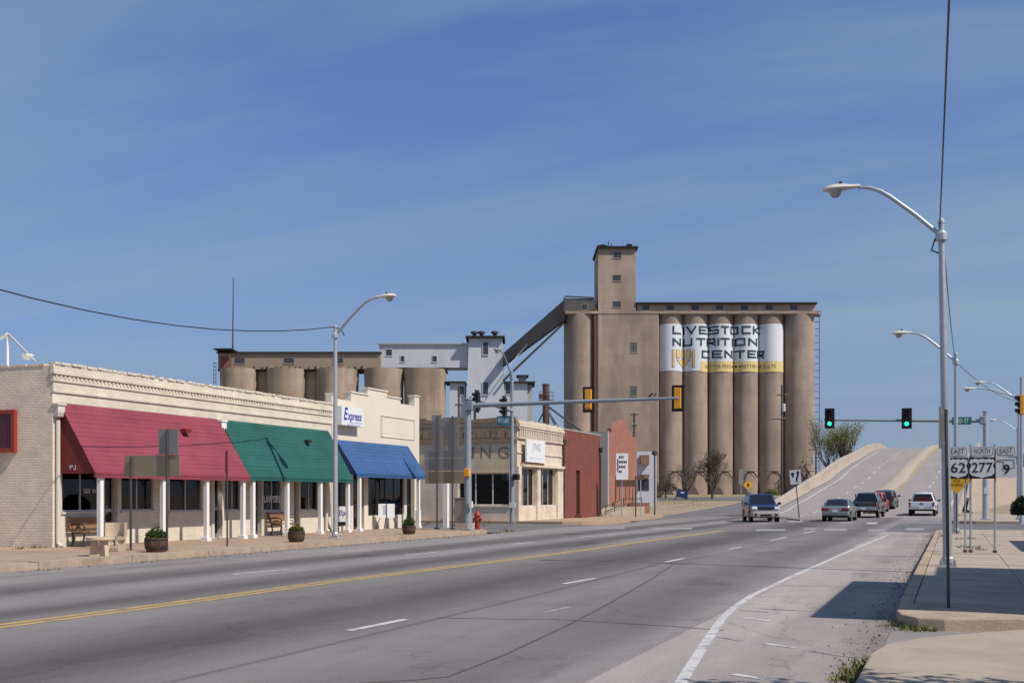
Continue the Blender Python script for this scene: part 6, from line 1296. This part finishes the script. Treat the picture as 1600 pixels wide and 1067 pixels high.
MB().add([(-.80, 1.0, 1.09), (.80, 1.0, 1.09), (.80, 1.95, .99), (-.80, 1.95, .99), (-.74, 2.17, .88), (.74, 2.17, .88), (-.84, 1.0, 1.13), (.84, 1.0, 1.13), (.83, 1.95, 1.025), (-.83, 1.95, 1.025), (-.74, 2.2, .90), (.74, 2.2, .90)], [(6,7,8,9), (9,8,11,10), (0,6,9,3), (1,2,8,7), (3,9,10,4), (2,5,11,8), (4,10,11,5)]).build('bonnet', P_BLUE, bs_, org=LOC, smooth=40)
mb = MB()
for s_i in (-1, 1): mb.lathe([(.09, 0), (.09, .02)], 12, (s_i*.62, 2.262, .46), axis='y')
mb.build('fog_lamp', M_DARK, bs_, org=LOC); MB().box(-.34, .34, 2.263, 2.27, .38, .50).build('air_intake', M_BLACK, bs_, org=LOC)
for s_i in (-1, 1): MB().tube([(s_i*.6, -1.6, 1.80), (s_i*.6, .1, 1.80)], .025, 6).build('roof_rail', M_BLACK, bs_, org=LOC); MB().box(s_i*.915 - .01, s_i*.915 + .01, -1.8, 1.5, .84, 1.06).build('upper_door_paint', P_BLUE, bs_, org=LOC)

# ------------------------------------------------------------------ trees, bushes, weeds
def branches(mb, p, d, ln, r, depth, rr, tips, spread=.55, up=.15, kids=(2, 3)):
    r = max(r, .016); segs = 3; pts = [p]; q = p.copy(); dd = d.copy()
    for i in range(segs):
        dd = (dd + Vector((rr.gauss(0, .12), rr.gauss(0, .12), up * .3 + rr.gauss(0, .06)))).normalized(); q = q + dd * ln / segs; pts.append(q.copy())
    mb.tube(pts, [r * (1 - .42 * i / segs) for i in range(segs + 1)], 6 if r > .03 else 3, caps=False)
    if depth == 0: tips.append((q, dd)); return
    if depth <= 2: tips.append((pts[2], dd))
    for i in range(rr.randint(*kids)):
        a = rr.uniform(0, 6.28); side = Vector((math.cos(a), math.sin(a), 0)); nd = (dd + side * spread * rr.uniform(.6, 1.3) + Vector((0, 0, up))).normalized()
        s = pts[rr.choice((2, 3, 3))] if i else pts[3]; branches(mb, s, nd, ln * rr.uniform(.62, .86), r * .58, depth - 1, rr, tips, spread, up, kids)
def tree(label, pos, h, r, seed, depth=5, limbs=4, spread=.55, up=.15, leaf=None, leaves=0, lsize=.2, name='bare_tree', trunk=.22, group=None, base=.2, kids=(2, 3)):
    rr = random.Random(seed); t = thing(name, label, 'tree', pos, 0, group); tips = []; tb_, cr = MB(), MB()
    tb_.tube([(0, 0, -.3), (0, 0, .1), (.03, .02, h * base)], [r * 1.25, r, r * .85], 8); tb_.build('trunk', M_BARK, t, smooth=60, org=LOC)
    for i in range(limbs):
        a = 6.28 * i / limbs + rr.uniform(-.4, .4); lean = rr.uniform(.35, .9) * spread * 1.4
        branches(cr, Vector((.03, .02, h * base - .1)), Vector((math.cos(a) * lean, math.sin(a) * lean, 1)).normalized(), h * trunk * rr.uniform(.85, 1.15), r * .62, depth, rr, tips, spread, up, kids)
    cr.build('branches', M_TWIG, t, org=LOC, smooth=60)
    if leaves:
        lb = MB()
        for i in range(leaves):
            c, dd = rr.choice(tips); c = c + Vector((rr.gauss(0, lsize * 2.2), rr.gauss(0, lsize * 2.2), rr.gauss(0, lsize * 2))); a = Vector((rr.gauss(0, 1), rr.gauss(0, 1), rr.gauss(0, 1))).normalized(); b = a.cross(Vector((rr.random(), rr.random(), rr.random() + .1))).normalized(); s = lsize * rr.uniform(.5, 1.2)
            lb.add([c - a * s, c + b * s * .5, c + a * s, c - b * s * .5], [(0, 1, 2, 3)])
        lb.build('foliage', leaf or M_SPRING, t, org=LOC)
    return t
def on_ground(x, t, dz=0): p = aT(x, 775, t); return (p.x, p.y, T(p.y) + dz)
tree('larger bare spreading tree on the far grass before the tall silos', on_ground(1113, 160), 6.3, .2, 11, 5, 8, .62, .2, base=.12, trunk=.29, kids=(2, 4))
tree('smaller bare tree with few limbs beside the tilted blue sign', on_ground(1072, 158), 5.3, .2, 5, 5, 4, .7, .08, base=.22, trunk=.26)
tree('thin grey bare tree by the white building at the foot of the silos', on_ground(1040, 170), 5.0, .12, 21, 4, 4, .6, .1, base=.15)
tree('tall loose tree with fresh pale leaves beyond the left wall of the overpass', (*aT(1312, 775, 195)[:2], T(190)), 14.6, .36, 3, 5, 6, .34, .25, M_SPRING, 3200, .16, 'leafy_tree', base=.12, trunk=.24)
tree('shorter leafy tree squeezed between the tall silos and the overpass', (*aT(1298, 775, 205)[:2], T(195)), 12.0, .3, 8, 5, 5, .3, .25, M_SPRING, 2600, .17, 'leafy_tree', base=.12, trunk=.24)
def bush(label, pos, r, h, n, m, seed, ls=.06, name='bush', cat='bush'):
    rr = random.Random(seed); t = thing(name, label, cat, pos); mb = MB()
    for i in range(n):
        a, b = rr.uniform(0, 6.28), math.acos(rr.uniform(-.2, 1)); q = rr.uniform(.72, 1.0) + .06 * math.sin(5 * a) * math.sin(4 * b); c = Vector((r * q * math.sin(b) * math.cos(a), r * q * math.sin(b) * math.sin(a), h * .5 + h * .5 * q * math.cos(b))); d = Vector((rr.gauss(0, 1), rr.gauss(0, 1), rr.gauss(0, 1))).normalized(); e = d.cross(Vector((1, .3, .2))).normalized(); s = ls * rr.uniform(.6, 1.4); mb.add([c - d*s, c + e*s*.6, c + d*s, c - e*s*.6], [(0,1,2,3)])
    mb.build('foliage', m, t, org=LOC); s_ = MB()
    for i in range(5): a = i * 1.26; s_.tube([(0, 0, -.1), (r*.3*math.cos(a), r*.3*math.sin(a), h * .35), (r*.6*math.cos(a), r*.6*math.sin(a), h * .7)], .02, 4)
    s_.build('stems', M_TWIG, t, org=LOC); return t
p = gp(1611, 826, .15); bush('dark green clipped round bush at the right edge of the pavement', tuple(p), .85, 1.55, 5200, M_EVER, 4, .06)
for i, (x, t, r, h, m, lb) in enumerate(((1040, 165, 1.8, 2.6, M_TWIG, 'grey brushy shrub at the foot of the silos near the white building'), (1018, 132, 1.3, 2.0, M_TWIG, 'pale brush growing before the small white building'), (1262, 150, .9, 1.6, M_SPRING, 'rough green weeds bush at the end of the overpass wall'), (1206, 150, 1.0, 1.5, M_SPRING, 'low scrub beside the utility pole'), (1303, 150, 1.4, 2.4, M_EVER, 'dark scrub beneath the loose leafy tree'))):
    bush(lb, on_ground(x, t), r, h, 900, m, 30 + i, .13)
for i, (x, t, r, h, lb) in enumerate(((1566, 262, 4.5, 7.2, 'dark evergreen clump behind the EAST 9 sign, first from the signal pole'), (1585, 250, 5, 8, 'dark evergreen clump beyond the embankment, close to the right edge'), (1612, 240, 6, 8.5, 'large dark evergreen clump at the very right edge'), (1545, 300, 5, 7.5, 'small dark evergreen clump far behind the NORTH 277 sign'))):
    bush(lb, on_ground(x, t), r, h, 2600, M_EVER, 50 + i, .42, 'evergreen_tree', 'tree')
def tufts(name, spots, m, seed, h=.12, n=26, rad=.12):
    rr = random.Random(seed); mb = MB()
    for (x, y, z, k) in spots:
        for i in range(int(n * k)):
            a = rr.uniform(0, 6.28); q = Vector((x + rr.gauss(0, rad * k), y + rr.gauss(0, rad * k), z)); d = Vector((rr.gauss(0, .5), rr.gauss(0, .5), 1)).normalized() * h * k * rr.uniform(.5, 1.3); w = Vector((math.cos(a), math.sin(a), 0)) * .008 * (1 + k)
            mb.add([q - w, q + w, q + d], [(0, 1, 2)])
    o = mb.build(name, m); o['kind'] = 'stuff'; return o
sp1 = [(*gp(x, y)[:2], 0, k) for x, y, k in ((1340, 1052, .75), (1336, 1064, .8), (1347, 1042, .7), (1354, 1034, .5), (1420, 983, .7), (1405, 978, .7), (1438, 985, .6), (1452, 985, .5), (1333, 1060, .6), (1331, 1049, .5))]
tufts('gutter_grass', sp1, M_GRASS, 1, .12, 60)
tufts('pavement_weeds', [(*gp(x, y, .15)[:2], .15, k) for x, y, k in ((1508, 856, 1.1), (1531, 859, .8), (1500, 843, .8), (1517, 842, .8), (1472, 838, .8), (735, 822, 2.5), (728, 823, 2.2), (765, 818, 1.5), (793, 831, 1.4), (90, 853, 1.2), (60, 856, 1.0), (30, 858, .9), (690, 815, 1.5), (670, 818, 1.2))], M_GRASS, 2, .14)
rr = random.Random(9); sp2 = []
for i in range(300):
    x, t = rr.uniform(985, 1190), rr.uniform(118, 205); p = aT(x, 775, t)
    if p.x < -23.5 - max(0, p.y - 88) * .05: sp2.append((p.x, p.y, T(p.y) - .05, rr.uniform(.8, 2.4)))
tufts('dry_grass', sp2, mat('dry_grass', (.26, .22, .10), .95, var=.3), 3, .09, 14, .45)
rr = random.Random(14); mb = MB()
for i in range(1500):
    if i % 3: x, y, z = -.72 - abs(rr.gauss(0, .22)), rr.uniform(8, 50), .004
    else: x, y, z = -18.45 + abs(rr.gauss(0, .25)), rr.uniform(18, 44), .004
    a = rr.uniform(0, 6.28); k_ = rr.uniform(.008, .022) * (1 if i % 3 else 1.8); c_, s_ = math.cos(a) * k_, math.sin(a) * k_
    mb.add([(x + c_, y + s_, z), (x - s_, y + c_, z), (x - c_, y - s_, z), (x, y, z + k_)], [(0, 1, 3), (1, 2, 3), (2, 0, 3)])
o = mb.build('gutter_grit', mat('grit', (.20, .16, .125), .95, var=.4, scale=20)); o['kind'] = 'stuff'
# kerb rubble by the nearest lamp
for i, (x, y, s, lb) in enumerate(((1468, 842, .16, 'dark broken kerb lump beside the near pavement'), (1462, 857, .14, 'pale broken concrete lump in the gutter before the nearest lamp'), (1459, 864, .10, 'small concrete crumb in the gutter before the nearest lamp'))):
    q = gp(x, y, .1); r2 = random.Random(i); bm = bmesh.new(); bmesh.ops.create_icosphere(bm, subdivisions=2, radius=s)
    for vv in bm.verts: vv.co = Vector((vv.co.x * 1.4, vv.co.y, vv.co.z * .6)) * r2.uniform(.8, 1.15)
    me = bpy.data.meshes.new('rubble'); bm.to_mesh(me); bm.free(); me.materials.append([M_DARKPOST, M_CONC, M_CONC][i]); o = bpy.data.objects.new('rubble', me); COL.objects.link(o); o.location = (q.x, q.y, .05); tag(o, lb, 'rubble', 'rubble along the near kerb')

# ------------------------------------------------------------------ beside the camera, out of the picture: what shades the near pavement
M_CANOPY = mat('canopy_metal', (.16, .13, .11), .6, var=.06)
cn = thing('canopy', 'flat metal canopy of the corner shop over the near pavement', 'canopy', (4, 17, .15))
MB().box(2.2, 4.9, 14.4, 21.2, 4.45, 4.6).build('roof', M_CANOPY, cn)
for y in (15, 20.4): MB().box(2.5, 2.7, y, y + .2, .15, 4.45).build('post', M_CANOPY, cn)
cs = thing('corner_shop', 'dark brick shop behind the canopy on the near side of the street', 'building', (9, 18, .15))
MB().box(4.95, 16, 14.2, 23.5, 0, 6.25).build('wall', brick('near_shop_brick', (.20, .13, .095), (.8, .8, .8), 'X'), cs)  # unseen wall, coloured dark to cut light bounced onto the pavement
M_SHOPF = mat('opposite_shop_front', (.34, .27, .22), .85, var=.15, scale=.3, dirt=(.12, .1, .09), dirt_amt=.6, dirt_scale=.2)
for i, (a, b, h) in enumerate(((24.5, 31, 4.6), (31.1, 39, 5.4), (39.1, 47.5, 4.4))):
    o = thing('shop', ['low tan shop across the street, nearest the canopy', 'taller tan shop in the middle of the row across the street', 'low tan shop across the street beside the crossing'][i], 'shop', (9, a, .15)); MB().box(6.2, 15, a, b, 0, h).build('wall', M_SHOPF, o); MB().box(6.15, 6.19, a + .5, b - .5, .7, 2.8).build('shop_window', M_GLASSDK, o)
tree('small leafy street tree shading the corner of the near pavement', (2.75, 7.7, .15), 4.6, .1, 77, 4, 5, .6, .1, M_LEAF, 2600, .09, 'street_tree', base=.45, trunk=.2)
